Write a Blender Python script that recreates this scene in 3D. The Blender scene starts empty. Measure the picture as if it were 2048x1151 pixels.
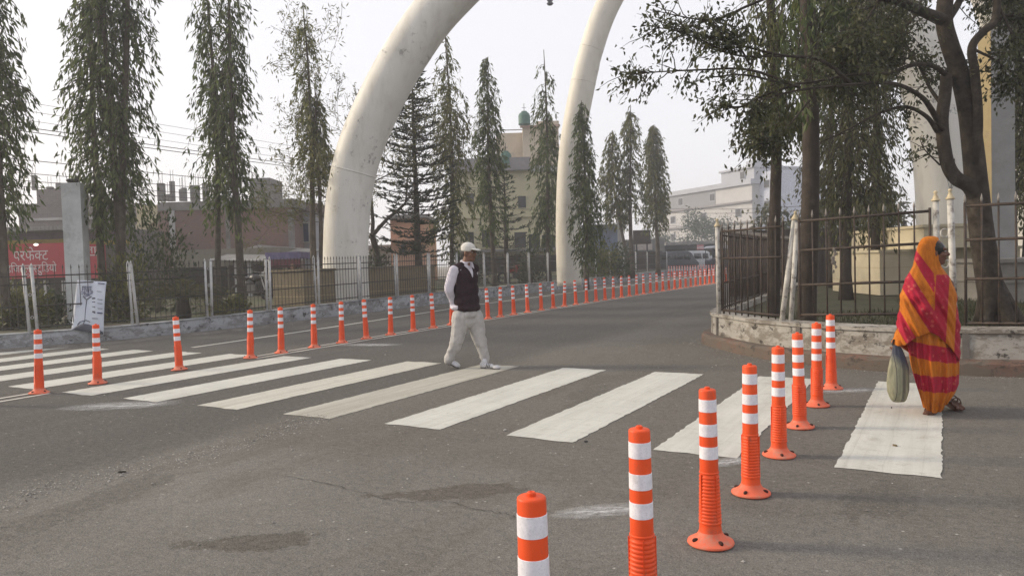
import bpy, bmesh, math, random
import numpy as np
from mathutils import Vector, Matrix
C = bpy.context.scene.collection
R = math.radians
sc = bpy.context.scene
# ------------------------------------------------------------------ camera
CAMH = 1.40; FPX = 1500.0; PW, PH = 2048, 1151
cam = bpy.data.cameras.new('camera'); cam.lens = 36 * FPX / PW; cam.clip_end = 3000; cam.clip_start = .05
camo = bpy.data.objects.new('camera', cam); C.objects.link(camo); sc.camera = camo
CR = Matrix.Rotation(R(90 - 2.02), 3, 'X') @ Matrix.Rotation(R(-1.72), 3, 'Z')
camo.matrix_world = Matrix.Translation((0, 0, CAMH)) @ CR.to_4x4()
# ------------------------------------------------------------------ sky and sun (hazy late-day light from the left)
SUN_AZ, SUN_EL = R(-78), R(24)
w = bpy.data.worlds.new('World'); sc.world = w; w.use_nodes = True
nt = w.node_tree; bg = nt.nodes['Background']
sky = nt.nodes.new('ShaderNodeTexSky'); sky.sky_type = 'NISHITA'; sky.sun_disc = False
sky.sun_elevation = SUN_EL; sky.sun_rotation = SUN_AZ % (2 * math.pi)
sky.air_density = 1.0; sky.dust_density = 6.0; sky.ozone_density = 1.0
mx = nt.nodes.new('ShaderNodeMix'); mx.data_type = 'RGBA'; mx.inputs[0].default_value = .74
mx.inputs[7].default_value = (8.5, 8.35, 8.65, 1)          # thin high overcast veil
nt.links.new(sky.outputs[0], mx.inputs[6]); nt.links.new(mx.outputs[2], bg.inputs[0]); bg.inputs[1].default_value = .1
sun = bpy.data.lights.new('sun', 'SUN'); sun.energy = 2.3; sun.angle = R(10); sun.color = (1, .86, .66)
suno = bpy.data.objects.new('sun', sun); C.objects.link(suno)
sd = Vector((math.sin(SUN_AZ) * math.cos(SUN_EL), math.cos(SUN_AZ) * math.cos(SUN_EL), math.sin(SUN_EL)))
suno.rotation_euler = (-sd).to_track_quat('-Z', 'Y').to_euler(); suno.location = (-20, 5, 30)
sc.view_settings.view_transform = 'Standard'; sc.view_settings.look = 'None'
sc.view_settings.exposure = 0.5; sc.view_settings.gamma = 1
sc.cycles.use_denoising = True; sc.cycles.max_bounces = 6; sc.cycles.diffuse_bounces = 3
sc.cycles.glossy_bounces = 2; sc.cycles.transmission_bounces = 3; sc.cycles.volume_bounces = 3
sc.cycles.transparent_max_bounces = 8
# ------------------------------------------------------------------ helpers: from the photograph's measurements to places in the world
def ray(x, y): return CR @ Vector(((x - PW / 2) / FPX, -(y - PH / 2) / FPX, -1))
def G(x, y, z=0.0):
    d = ray(x, y); t = (z - CAMH) / d.z; return Vector((d.x * t, d.y * t, z))
def D(x, y, Y):
    d = ray(x, y); t = Y / d.y; return Vector((d.x * t, Y, CAMH + d.z * t))
RA = R(30.04); U = Vector((math.sin(RA), math.cos(RA), 0)); V = Vector((math.cos(RA), -math.sin(RA), 0))
def uv(u, v, z=0.0): return U * u + V * v + Vector((0, 0, z))
def at_v(px, v, py=560):                                   # point on the line v = const seen in that column
    d = ray(px, py); t = v / (d.x * V.x + d.y * V.y); return Vector((d.x * t, d.y * t, 0))
# ------------------------------------------------------------------ helpers: mesh
class MB:
    def __init__(s): s.v = []; s.f = []; s.m = []; s.mi = 0
    def add(s, vs, fs):
        n = len(s.v); s.v += [tuple(v) for v in vs]; s.f += [tuple(i + n for i in f) for f in fs]; s.m += [s.mi] * len(fs)
    def box(s, c, d, rz=0, rot=None, taper=1.0):
        c = Vector(c); hx, hy, hz = d[0] / 2, d[1] / 2, d[2] / 2
        M_ = rot if rot else Matrix.Rotation(rz, 3, 'Z'); vs = []
        for z in (-1, 1):
            k = taper if z > 0 else 1
            for x, y in ((-1, -1), (1, -1), (1, 1), (-1, 1)): vs.append(c + M_ @ Vector((x * hx * k, y * hy * k, z * hz)))
        s.add(vs, [(3, 2, 1, 0), (4, 5, 6, 7), (0, 1, 5, 4), (1, 2, 6, 5), (2, 3, 7, 6), (3, 0, 4, 7)]); return s
    def bx(s, a, b):
        return s.box([(a[i] + b[i]) / 2 for i in range(3)], [abs(b[i] - a[i]) for i in range(3)])
    def tube(s, pts, rad, seg=8, cap=True):
        pts = [Vector(p) for p in pts]; n = len(pts)
        if not hasattr(rad, '__len__'): rad = [rad] * n
        vs = []; up = None
        for i, p in enumerate(pts):
            t = (pts[min(i + 1, n - 1)] - pts[max(i - 1, 0)]).normalized()
            if up is None:
                up = Vector((0, 0, 1)) if abs(t.z) < .9 else Vector((1, 0, 0))
            a = t.cross(up).normalized(); up = a.cross(t).normalized()
            for k in range(seg):
                an = 2 * math.pi * k / seg; vs.append(p + (a * math.cos(an) + up * math.sin(an)) * rad[i])
        fs = []
        for i in range(n - 1):
            for k in range(seg):
                k2 = (k + 1) % seg; fs.append((i * seg + k, i * seg + k2, (i + 1) * seg + k2, (i + 1) * seg + k))
        if cap: fs += [tuple(range(seg - 1, -1, -1)), tuple((n - 1) * seg + k for k in range(seg))]
        s.add(vs, fs); return s
    def lathe(s, prof, seg=20, c=(0, 0, 0), cap=True):
        vs = []; n = len(prof)
        for r, z in prof:
            for k in range(seg):
                an = 2 * math.pi * k / seg; vs.append((c[0] + r * math.cos(an), c[1] + r * math.sin(an), c[2] + z))
        fs = []
        for i in range(n - 1):
            for k in range(seg):
                k2 = (k + 1) % seg; fs.append((i * seg + k, i * seg + k2, (i + 1) * seg + k2, (i + 1) * seg + k))
        if cap: fs += [tuple(range(seg - 1, -1, -1)), tuple((n - 1) * seg + k for k in range(seg))]
        s.add(vs, fs); return s
    def ell(s, c, r, rot=None, su=14, sv=9):
        vs = []; fs = []; c = Vector(c); rot = rot or Matrix.Identity(3)
        for j in range(sv + 1):
            b = math.pi * j / sv - math.pi / 2
            for i in range(su):
                a = 2 * math.pi * i / su
                vs.append(c + rot @ Vector((r[0] * math.cos(a) * math.cos(b), r[1] * math.sin(a) * math.cos(b), r[2] * math.sin(b))))
        for j in range(sv):
            for i in range(su):
                i2 = (i + 1) % su; fs.append((j * su + i, j * su + i2, (j + 1) * su + i2, (j + 1) * su + i))
        s.add(vs, fs); return s
    def cap(s, a, b, ra, rb, seg=12):                        # tapered capsule
        a = Vector(a); b = Vector(b); t = (b - a).normalized(); pts = []; rr = []
        for k in (-1, -.85, -.5, 0): pts.append(a + t * ra * k); rr.append(max(.002, ra * math.sqrt(max(0, 1 - k * k))))
        for k in (0, .5, .85, 1): pts.append(b + t * rb * k); rr.append(max(.002, rb * math.sqrt(max(0, 1 - k * k))))
        return s.tube(pts, rr, seg)
    def quad(s, a, b, c, d): s.add([a, b, c, d], [(0, 1, 2, 3)]); return s
    def prism(s, poly, a, b):                                # polygon of (x, z) from depth y=a to y=b
        n = len(poly); vs = [(x, a, z) for x, z in poly] + [(x, b, z) for x, z in poly]
        fs = [tuple(range(n)), tuple(range(2 * n - 1, n - 1, -1))] + [(i + n, (i + 1) % n + n, (i + 1) % n, i) for i in range(n)]
        s.add(vs, fs); return s
    def mesh(s, name, off=(0, 0, 0), smooth=False):
        me = bpy.data.meshes.new(name)
        o = Vector(off); me.from_pydata([(v[0] - o.x, v[1] - o.y, v[2] - o.z) for v in s.v], [], s.f)
        if len(set(s.m)) > 1: me.polygons.foreach_set('material_index', s.m)
        if smooth: me.polygons.foreach_set('use_smooth', [True] * len(me.polygons))
        me.update(); return me
def tag(o, label=None, cat=None, group=None, kind=None):
    if label: o['label'] = label
    if cat: o['category'] = cat
    if group: o['group'] = group
    if kind: o['kind'] = kind
    return o
def root(name, loc, label, cat, group=None, rz=0):
    o = bpy.data.objects.new(name, None); C.objects.link(o); o.location = loc; o.rotation_euler = (0, 0, rz)
    o.empty_display_size = .1; return tag(o, label, cat, group)
def top_of(o):
    while o.parent: o = o.parent
    return o
def put(name, me, m, parent=None, loc=None):
    o = bpy.data.objects.new(name, me); C.objects.link(o)
    for x in (m if isinstance(m, (list, tuple)) else [m]): me.materials.append(x)
    if parent: o.parent = parent
    if loc is not None: o.location = loc
    return o
def part(name, mb, m, parent, smooth=False, local=False):    # mb in world coordinates (or in the thing's own when local)
    off = (0, 0, 0) if local else top_of(parent).location
    return put(name, mb.mesh(name, off, smooth), m, parent)
def solo(name, mb, m, label=None, cat=None, group=None, kind=None, loc=(0, 0, 0), smooth=False):
    o = put(name, mb.mesh(name, loc, smooth), m, None, loc); return tag(o, label, cat, group, kind)
def children(o): return [c for c in bpy.data.objects if c.parent == o]
def dup(o, loc, rz=None, label=None, parent=None, kids=None):
    c = o.copy(); C.objects.link(c)
    if parent: c.parent = parent
    else:
        c.location = loc
        if rz is not None: c.rotation_euler[2] = rz
    if label: c['label'] = label
    for k in (kids[o.name] if kids else children(o)): dup(k, None, parent=c, kids=kids)
    return c
def kidmap(o, d=None):
    d = {} if d is None else d; d[o.name] = children(o)
    for k in d[o.name]: kidmap(k, d)
    return d
def evalmesh(me, mods):                                      # run modifiers on a mesh and return the finished mesh
    o = bpy.data.objects.new('tmp', me); C.objects.link(o)
    for ty, kw in mods:
        md = o.modifiers.new(ty, ty)
        for k, v_ in kw.items(): setattr(md, k, v_)
    dg = bpy.context.evaluated_depsgraph_get(); out = bpy.data.meshes.new_from_object(o.evaluated_get(dg))
    bpy.data.objects.remove(o); bpy.data.meshes.remove(me); out.polygons.foreach_set('use_smooth', [True] * len(out.polygons)); return out
def fuse(mb, voxel=.012, it=4, fac=.6, off=(0, 0, 0)):       # one continuous skin around overlapping volumes
    return evalmesh(mb.mesh('body', off), [('REMESH', dict(mode='VOXEL', voxel_size=voxel)), ('SMOOTH', dict(factor=fac, iterations=it))])
def catmull(pts, n=8):
    P = [Vector(p) for p in pts]; P = [P[0] * 2 - P[1]] + P + [P[-1] * 2 - P[-2]]; out = []
    for i in range(1, len(P) - 2):
        a, b, c, d = P[i - 1:i + 3]
        for k in range(n):
            t = k / n; out.append(.5 * ((2 * b) + (c - a) * t + (2 * a - 5 * b + 4 * c - d) * t * t + (3 * b - a - 3 * c + d) * t ** 3))
    out.append(P[-2]); return out
def lerps(x, tab):                                            # piecewise-linear table
    if x <= tab[0][0]: return tab[0][1]
    for (a, va), (b, vb) in zip(tab, tab[1:]):
        if x <= b: return va + (vb - va) * (x - a) / (b - a)
    return tab[-1][1]
# ------------------------------------------------------------------ helpers: materials
class NT:
    def __init__(s, name):
        s.m = bpy.data.materials.new(name); s.m.use_nodes = True; s.t = s.m.node_tree
        s.b = s.t.nodes['Principled BSDF']; s.out = s.t.nodes['Material Output']; s.b.inputs['Specular IOR Level'].default_value = .3
    def n(s, ty, **kw):
        x = s.t.nodes.new('ShaderNode' + ty)
        for k, v_ in kw.items(): setattr(x, k, v_)
        return x
    def set(s, sock, v_):
        if hasattr(v_, 'is_linked') or hasattr(v_, 'links'): s.t.links.new(v_, sock)
        elif hasattr(v_, '__len__') and sock.type == 'RGBA' and len(v_) == 3: sock.default_value = (*v_, 1)
        else: sock.default_value = v_
    def pos(s, scale=(1, 1, 1), obj=False, rz=0, off=(0, 0, 0)):
        g = s.n('TexCoord').outputs['Object'] if obj else s.n('NewGeometry').outputs['Position']
        mp = s.n('Mapping'); s.set(mp.inputs[0], g); mp.inputs[3].default_value = scale; mp.inputs[2].default_value = (0, 0, rz); mp.inputs[1].default_value = off
        return mp.outputs[0]
    def noise(s, co, scale, detail=4, rough=.6, dist=0):
        x = s.n('TexNoise'); s.set(x.inputs['Vector'], co); x.inputs['Scale'].default_value = scale
        x.inputs['Detail'].default_value = detail; x.inputs['Roughness'].default_value = rough; x.inputs['Distortion'].default_value = dist
        return x.outputs['Fac']
    def vor(s, co, scale, feat='F1', out='Distance'):
        x = s.n('TexVoronoi', feature=feat); s.set(x.inputs['Vector'], co); x.inputs['Scale'].default_value = scale; return x.outputs[out]
    def ramp(s, f, a, b, va=0., vb=1.):
        x = s.n('MapRange'); s.set(x.inputs[0], f)
        for i, q in enumerate((a, b, va, vb)): s.set(x.inputs[i + 1], q)
        return x.outputs[0]
    def math(s, op, a, b=0.):
        x = s.n('Math', operation=op); s.set(x.inputs[0], a); s.set(x.inputs[1], b); return x.outputs[0]
    def mix(s, f, a, b, bt='MIX'):
        x = s.n('Mix', data_type='RGBA', blend_type=bt); s.set(x.inputs[0], f); s.set(x.inputs[6], a); s.set(x.inputs[7], b); return x.outputs[2]
    def xyz(s, co):
        x = s.n('SeparateXYZ'); s.set(x.inputs[0], co); return x.outputs
    def bump(s, h, strength=.3, dist=.02):
        x = s.n('Bump'); x.inputs['Strength'].default_value = strength; x.inputs['Distance'].default_value = dist
        s.set(x.inputs['Height'], h); s.set(s.b.inputs['Normal'], x.outputs[0])
    def base(s, c, rough=.7):
        s.set(s.b.inputs['Base Color'], c); s.set(s.b.inputs['Roughness'], rough); return s.m
def mat(name, col, rough=.7, var=.18, scale=4., stain=None, samt=.45, sscale=1.5, bump=0., bscale=40., metal=0., spec=None):
    k = NT(name); co = k.pos()
    f = k.ramp(k.noise(co, scale, 5), .3, .7)
    c = k.mix(f, tuple(x * (1 - var) for x in col), tuple(min(1, x * (1 + var)) for x in col))
    if stain: c = k.mix(k.ramp(k.noise(co, sscale, 8, .7), 1 - samt - .07, 1 - samt + .1), c, stain)
    if bump: k.bump(k.noise(co, bscale, 4), bump, .01)
    k.b.inputs['Metallic'].default_value = metal
    if spec is not None: k.b.inputs['Specular IOR Level'].default_value = spec
    return k.base(c, rough)
def leafmat(name, dark, light, tr=.35, rough=.55):
    k = NT(name); r = k.n('NewGeometry').outputs['Random Per Island']
    c = k.mix(k.ramp(r, 0, 1), dark, light)
    c = k.mix(k.ramp(k.noise(k.pos(), 1.6, 3), .35, .65), k.mix(.5, c, dark), c)
    k.base(c, rough); t = k.n('BsdfTranslucent'); k.set(t.inputs[0], c)
    ms = k.n('MixShader'); ms.inputs[0].default_value = tr
    k.t.links.new(k.b.outputs[0], ms.inputs[1]); k.t.links.new(t.outputs[0], ms.inputs[2]); k.t.links.new(ms.outputs[0], k.out.inputs[0]); return k.m
ORD = 'first second third fourth fifth sixth seventh eighth ninth tenth eleventh twelfth thirteenth fourteenth fifteenth sixteenth seventeenth eighteenth nineteenth twentieth'.split()
ORD += ['twenty-' + o for o in ORD[:9]] + ['thirtieth']
# ------------------------------------------------------------------ the setting: ground, road, verges
def wall_v(u): return lerps(u, [(2, -18.2), (5, -16.6), (7.5, -15.35), (9, -14.55), (12, -14.3), (16.9, -14.5), (20, -14.65), (25, -14.95), (33, -15.4), (40, -15.9), (48, -16.6), (60, -17.6), (80, -19.5), (120, -24)])
def wall_h(u): return lerps(u, [(7, .31), (10, .33), (15, .40), (20, .44), (60, .46)])
k = NT('dusty_ground'); co = k.pos()
gm = k.base(k.mix(k.ramp(k.noise(co, .4, 8), .35, .65), (.13, .115, .095), (.2, .18, .15)), .95)
mb = MB(); mb.box((0, 0, -.26), (760, 760, .5)); solo('ground', mb, gm, kind='structure')

PATCH = []
for (px, py, rx_, ry_, an, cl_) in ((880, 985, .62, .14, .10, (.078, .058, .042)), (500, 1085, .36, .13, .1, (.078, .064, .05)), (1330, 690, 1.3, .5, 1.4, (.15, .135, .115)), (200, 1000, .8, .2, 1.2, (.15, .142, .13)), (1180, 800, 1.0, .3, 1.4, (.11, .10, .087)), (1750, 1000, .5, .2, .8, (.10, .09, .078)), (1450, 880, .4, .12, 1.2, (.10, .09, .078))):
    g = G(px, py); PATCH.append((g.dot(V), g.dot(U), rx_, ry_, -(an + RA), cl_))
k = NT('worn_asphalt'); co = k.pos(obj=True); X = k.xyz(co)
wob = k.math('MULTIPLY', k.math('SUBTRACT', k.noise(k.pos((1, .35, 1), True), .9, 6, .65), .5), 1.6)
vv = k.math('ADD', X[0], wob)
lane = k.ramp(vv, -5.55, -4.95, 1, 0)                                    # resurfaced darker carriageway left of this line
far = k.ramp(k.math('ADD', X[1], wob), 13.0, 17.0, 0, 1)
far = k.math('MULTIPLY', far, k.ramp(vv, -2.6, -4.2, 0, 1))
lane = k.math('MAXIMUM', lane, far)
n1 = k.noise(k.pos((1, 1, 1), True), .55, 9, .68)
dust = k.mix(k.ramp(n1, .36, .64), (.140, .132, .121), (.32, .309, .289))
dust = k.mix(k.ramp(k.noise(k.pos((1, .28, 1), True, off=(3, 7, 0)), .75, 7, .65, .6), .54, .62), dust, (.135, .116, .094))   # damp brown patches
dust = k.mix(k.ramp(k.noise(k.pos((1.3, .22, 1), True, off=(9, 2, 0)), 1.3, 5, .7), .55, .66, 0, .75), dust, (.29, .28, .26))
st = k.noise(k.pos((2.2, .06, 1), True), 1.4, 7, .7)
dk = k.mix(k.ramp(st, .36, .64), (.034, .0335, .035), (.080, .078, .079))
dk = k.mix(k.ramp(k.noise(k.pos((1, .5, 1), True), 2.2, 8, .75), .54, .66, 0, .5), dk, (.15, .143, .132))
wb2 = k.math('MULTIPLY', k.math('SUBTRACT', k.noise(k.pos((1, 1, 1), True, off=(6, 1, 0)), .8, 9, .7), .5), 3.4)
old = k.ramp(k.math('ADD', X[1], wb2), 3.9, 4.5, 0, 1)                     # older browner surfacing round the crossing, paler relaid part nearer
dust = k.mix(old, k.mix(.25, dust, (.34, .33, .31)), k.mix(.62, dust, k.mix(k.ramp(k.noise(co, 3, 8, .75), .36, .62), (.085, .073, .06), (.165, .148, .126))))
for cx_, cy_, rx_, ry_, rz_, cl_ in PATCH:                                  # old repairs and oil stains, each where it lies
    q = k.n('Mapping'); k.set(q.inputs[0], co); q.inputs[1].default_value = (-cx_, -cy_, 0); q2 = k.n('Mapping'); k.set(q2.inputs[0], q.outputs[0]); q2.inputs[2].default_value = (0, 0, rz_); p_ = k.xyz(q2.outputs[0])
    el = k.math('SQRT', k.math('ADD', k.math('POWER', k.math('DIVIDE', p_[0], rx_), 2.), k.math('POWER', k.math('DIVIDE', p_[1], ry_), 2.)))
    el = k.math('ADD', el, k.math('MULTIPLY', k.math('SUBTRACT', k.noise(co, 2.2, 9, .75), .5), 3.6))
    dust = k.mix(k.ramp(el, .72, .86, .95, 0), dust, k.mix(k.ramp(k.noise(co, 14, 7, .8), .35, .65), tuple(x * .55 for x in cl_), tuple(x * 1.55 for x in cl_)))
    dust = k.mix(k.ramp(k.math('ABSOLUTE', k.math('SUBTRACT', el, .8)), .0, .035, .6, 0), dust, (.05, .045, .04))
for tv in (5.95, 7.75, 10.6, 12.4): dk = k.mix(k.ramp(k.math('ABSOLUTE', k.math('ADD', k.math('ADD', X[0], k.math('MULTIPLY', wob, .25)), tv)), .05, .5, .45, 0), dk, (.03, .029, .03))
c = k.mix(lane, dust, dk)
# gravel and pale scuffs along the edge of the resurfacing
edge = k.math('MULTIPLY', k.ramp(k.math('ABSOLUTE', k.math('ADD', vv, 5.0)), 0, .5, 1, 0), k.ramp(k.noise(k.pos((1, 1, 1), True), 30, 3, .8), .52, .62))
c = k.mix(k.math('MULTIPLY', edge, .75), c, (.3, .29, .27))
# soil washed up along the verges
ed = k.ramp(k.math('ADD', k.math('ADD', X[0], k.math('MULTIPLY', wob, .5)), 13.6), .55, -.5, 0, 1)
c = k.mix(k.math('MULTIPLY', ed, .8), c, (.17, .152, .13))
ed2 = k.math('MULTIPLY', k.ramp(k.math('ADD', X[1], wob), 8.4, 9.6, 0, 1), k.ramp(vv, -4.2, -2.6, 0, 1))
c = k.mix(k.math('MULTIPLY', ed2, .7), c, k.mix(k.ramp(k.noise(co, 5, 6), .4, .65), (.11, .094, .074), (.19, .168, .138)))
gr = k.noise(co, 95, 3, .75); c = k.mix(k.ramp(gr, .34, .66), k.mix(.62, c, (.03, .028, .026)), k.mix(.30, c, (.46, .44, .40)))
c = k.mix(k.ramp(k.noise(co, 240, 2, .5), .40, .62), k.mix(.38, c, (.02, .019, .018)), k.mix(.14, c, (.5, .48, .44)))
c = k.mix(k.ramp(k.noise(co, 22, 5, .75), .36, .64), k.mix(.22, c, (.03, .028, .026)), k.mix(.12, c, (.4, .38, .34)))
ch = k.vor(co, 26); chr_ = k.vor(co, 26, out='Color'); cx = k.xyz(chr_)
c = k.mix(k.math('MULTIPLY', k.ramp(k.vor(k.pos((1, 2.2, 1), True), 9), .05, .16, .8, 0), k.ramp(k.xyz(k.vor(k.pos((1, 2.2, 1), True), 9, out='Color'))[1], .93, .95)), c, (.44, .42, .39))
chip = k.math('MULTIPLY', k.ramp(ch, .10, .26, 1, 0), k.ramp(cx[0], .975, .98))
c = k.mix(k.math('MULTIPLY', chip, .85), c, (.5, .49, .46))
sm = k.ramp(k.noise(k.pos((3, 1, 1), True, rz=.5), 3.2, 9, .8), .68, .76); c = k.mix(k.math('MULTIPLY', sm, .5), c, (.38, .37, .35))
k.bump(k.math('ADD', k.noise(co, 70, 4, .8), k.math('MULTIPLY', k.noise(co, 9, 6, .7), 1.6)), .9, .014)
k.b.inputs['Specular IOR Level'].default_value = .06; road_m = k.base(c, .95)
mb = MB(); mb.quad((-19, -40, 0), (60, -40, 0), (60, 260, 0), (-19, 260, 0))
road = solo('road', mb, road_m, kind='structure'); road.rotation_euler = (0, 0, -RA); road.location = (0, 0, .002)

# painted markings, each a child of the road
def paint(name, col, wear=.3, grid=True, seed=0.):
    k = NT(name); co = k.pos(obj=True, off=(seed, seed * .7, 0)); X = k.xyz(co)
    c = k.mix(k.ramp(k.noise(k.pos((1, .25, 1), True), 4, 7, .7), .3, .72), tuple(x * .78 for x in col), col)
    if grid:                                                              # roller lap lines across and along the stripe
        for ax, sc_ in ((0, 4.6), (1, 3.1)):
            q = k.math('ABSOLUTE', k.math('SUBTRACT', k.math('FRACT', k.math('ADD', k.math('MULTIPLY', X[ax], sc_), k.math('MULTIPLY', k.noise(co, 2.5), .25))), .5))
            c = k.mix(k.ramp(q, .0, .03, .32, 0), c, tuple(x * .55 for x in col))
    c = k.mix(k.ramp(k.noise(co, 5, 9, .82), .54, .68, 0, .6), c, (.27, .245, .2))
    c = k.mix(k.ramp(k.noise(k.pos((9, .16, 1), True, off=(seed, 0, 0)), 1.6, 6, .75), .42, .68, 0, wear), c, (.25, .225, .175))
    k.base(c, .6); tr = k.n('BsdfTransparent'); ms = k.n('MixShader')
    hole = k.ramp(k.noise(co, 38, 5, .85), .655 - wear * .05, .70 - wear * .05); k.set(ms.inputs[0], hole)
    k.t.links.new(k.b.outputs[0], ms.inputs[1]); k.t.links.new(tr.outputs[0], ms.inputs[2]); k.t.links.new(ms.outputs[0], k.out.inputs[0])
    k.bump(k.noise(co, 50, 3), .3, .006); return k.m
white = paint('crossing_paint', (.60, .60, .55), .22); worn = paint('worn_crossing_paint', (.50, .49, .43), .8, False, 3.); fresh = paint('white_line_paint', (.64, .63, .58), .35, False, 5.)
faded = paint('tyre_worn_paint', (.6, .59, .52), .6, False, 9.)
rnd = random.Random(4)
def stripe(u0, u1, v0, v1, m, name, z=.004, skew=0., jag=.008):
    mb = MB(); pts = []; n = 70
    for i in range(n + 1): pts.append((v0 + rnd.uniform(-jag, jag), u0 + (u1 - u0) * i / n))
    for i in range(6): pts.append((v0 + (v1 - v0) * (i + .5) / 6, u1 + skew * (i + .5) / 6 + rnd.uniform(-1, 1) * jag * 2.5))
    for i in range(n + 1): pts.append((v1 + rnd.uniform(-jag, jag), u1 + (u0 - u1) * i / n))
    for i in range(6): pts.append((v1 + (v0 - v1) * (i + .5) / 6, u0 + rnd.uniform(-1, 1) * jag * 2))
    mb.add([(x, y, z) for x, y in pts], [tuple(range(len(pts) - 1, -1, -1))]); o = put(name, mb.mesh(name), m, road); return o
ms_ = {}
for i in range(14):
    v1 = -.03 - 1.222 * i + (0 if i < 7 else .06); o = stripe(5.2 - i * .03 if i < 8 else 5.0 + (i - 8) * .02, 8.85 - .055 * i, v1 - .6, v1, ms_.get(i, white) if i != 4 else worn, 'crosswalk_stripe')
    if i == 4: o['label'] = 'worn beige stripe under the walking man'
    if i == 5: o.data.materials[0] = faded
def vrow(u): return lerps(u, [(4, -9.30), (9, -9.52), (13, -9.66), (20, -9.88), (30, -10.0), (80, -10.0)])
mb = MB(); mb2 = MB(); mb3 = MB()
for a in range(0, 110):
    u0, u1 = 2.5 + a * .8, 3.3 + a * .8
    if not (5.0 < (u0 + u1) / 2 < 8.3):
        for m_, o_ in ((mb, -.14), (mb2, .10)): m_.quad((vrow(u0) + o_, u0, .0045), (vrow(u0) + o_ + .07, u0, .0045), (vrow(u1) + o_ + .07, u1, .0045), (vrow(u1) + o_, u1, .0045))
    if u0 > 8.6:
        e0, e1 = lerps(u0, [(9, -12.0), (12.6, -12.36), (21, -13.5), (29, -13.8), (38, -14.0), (100, -14.2)]), lerps(u1, [(9, -12.0), (12.6, -12.36), (21, -13.5), (29, -13.8), (38, -14.0), (100, -14.2)])
        mb3.quad((e0, u0, .0045), (e0 + .12, u0, .0045), (e1 + .12, u1, .0045), (e1, u1, .0045))
for m_ in (mb, mb2, mb3): put('lane_line', m_.mesh('lane_line'), fresh, road)
# spilt paint by the nearest bollards
k = NT('spilt_paint'); co = k.pos(obj=True); X = k.xyz(co)
k.base((.62, .63, .63), .7); tr = k.n('BsdfTransparent'); ms = k.n('MixShader')
rr = k.math('ADD', k.math('POWER', k.math('DIVIDE', X[0], .30), 2.), k.math('POWER', k.math('DIVIDE', X[1], .12), 2.))
al = k.math('MULTIPLY', k.ramp(rr, 0, 1, .8, 0), k.ramp(k.noise(k.pos((1, 3, 1), True), 9, 8, .8), .38, .62)); k.set(ms.inputs[0], al)
k.t.links.new(tr.outputs[0], ms.inputs[1]); k.t.links.new(k.b.outputs[0], ms.inputs[2]); k.t.links.new(ms.outputs[0], k.out.inputs[0])
for (px, py, rz, s_) in ((1200, 1024, .2, 1.), (740, 690, -.3, 2.2), (1690, 782, .1, 1.3), (1460, 925, .5, .8), (240, 812, .1, 2.2)):
    mb = MB(); mb.quad((-.34, -.15, 0), (.34, -.15, 0), (.34, .15, 0), (-.34, .15, 0)); o = put('paint_splash', mb.mesh('paint_splash'), k.m, road)
    g = G(px, py, 0); o.location = (g.dot(V), g.dot(U), .0075); o.rotation_euler = (0, 0, rz + RA); o.scale = (s_, s_, 1)
# cracks round the old repair
crk_m = mat('crack_dirt', (.055, .048, .042), .95)
for line in ([(560, 952), (640, 965), (720, 985), (790, 1003), (850, 1004), (900, 1006), (950, 1020), (1010, 1028), (1040, 1040)],):
    P_ = catmull([G(x, y) for x, y in line], 8); mb = MB(); L_ = []; 
    for i, p in enumerate(P_):
        t = (P_[min(i + 1, len(P_) - 1)] - P_[max(i - 1, 0)]).normalized(); n_ = Vector((-t.y, t.x, 0)); j = n_ * rnd.uniform(-.014, .014); w_ = rnd.uniform(.0008, .0045); L_.append((p + j + n_ * w_, p + j - n_ * w_))
    for (a, b), (c_, d_) in zip(L_, L_[1:]): mb.quad(*[Vector((q.dot(V), q.dot(U), .0062)) for q in (b, d_, c_, a)])
    put('crack', mb.mesh('crack'), crk_m, road)
# raised verges behind the kerb walls
k = NT('park_soil'); co = k.pos()
soil = k.base(k.mix(k.ramp(k.noise(co, 1.3, 8), .4, .6), (.075, .062, .046), (.06, .075, .03)), .95)
us = [2, 5, 7.5, 9, 12, 16.9, 20, 25, 33, 40, 48, 60, 80, 120]
mb = MB()
for a, b in zip(us, us[1:]):
    mb.quad(uv(a, wall_v(a) - .25, wall_h(a) - .05), uv(b, wall_v(b) - .25, wall_h(b) - .05), uv(b, wall_v(b) - 16, .3), uv(a, wall_v(a) - 16, .3))
solo('park_soil', mb, soil, kind='structure')
# right-hand corner plot
RP = [uv(60, -5.6), uv(30, -4.3), uv(20, -3.9), uv(15, -3.68), uv(12.6, -3.52), uv(11.7, -3.30), uv(11.1, -2.85), uv(10.45, -2.3), uv(9.95, -1.6), uv(9.68, -.98), uv(9.55, -.4), uv(9.55, .2), uv(9.62, .75), uv(9.9, 2.5), uv(10.3, 6), uv(10.6, 12)]
RW = .50; RN = 7                                                                           # wall top height
RC = catmull(RP, 6)
def inward(path, d):
    out = []
    for i, p in enumerate(path):
        t = (path[min(i + 1, len(path) - 1)] - path[max(i - 1, 0)]).normalized(); out.append(p + Vector((-t.y, t.x, 0)) * d)
    return out
gi = inward(RC, .2); k = NT('dry_grass'); co = k.pos()
grs = k.base(k.mix(k.ramp(k.noise(co, 3, 8), .35, .65), (.034, .038, .018), (.075, .066, .038)), .95)
mb = MB(); far_ = [uv(60, 16, .3), uv(11, 16, .3)]
mb.add([(p.x, p.y, .40) for p in gi] + [tuple(f) for f in far_], [tuple(range(len(gi))) + (len(gi) + 1, len(gi))]); solo('park_lawn', mb, grs, kind='structure')
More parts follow.
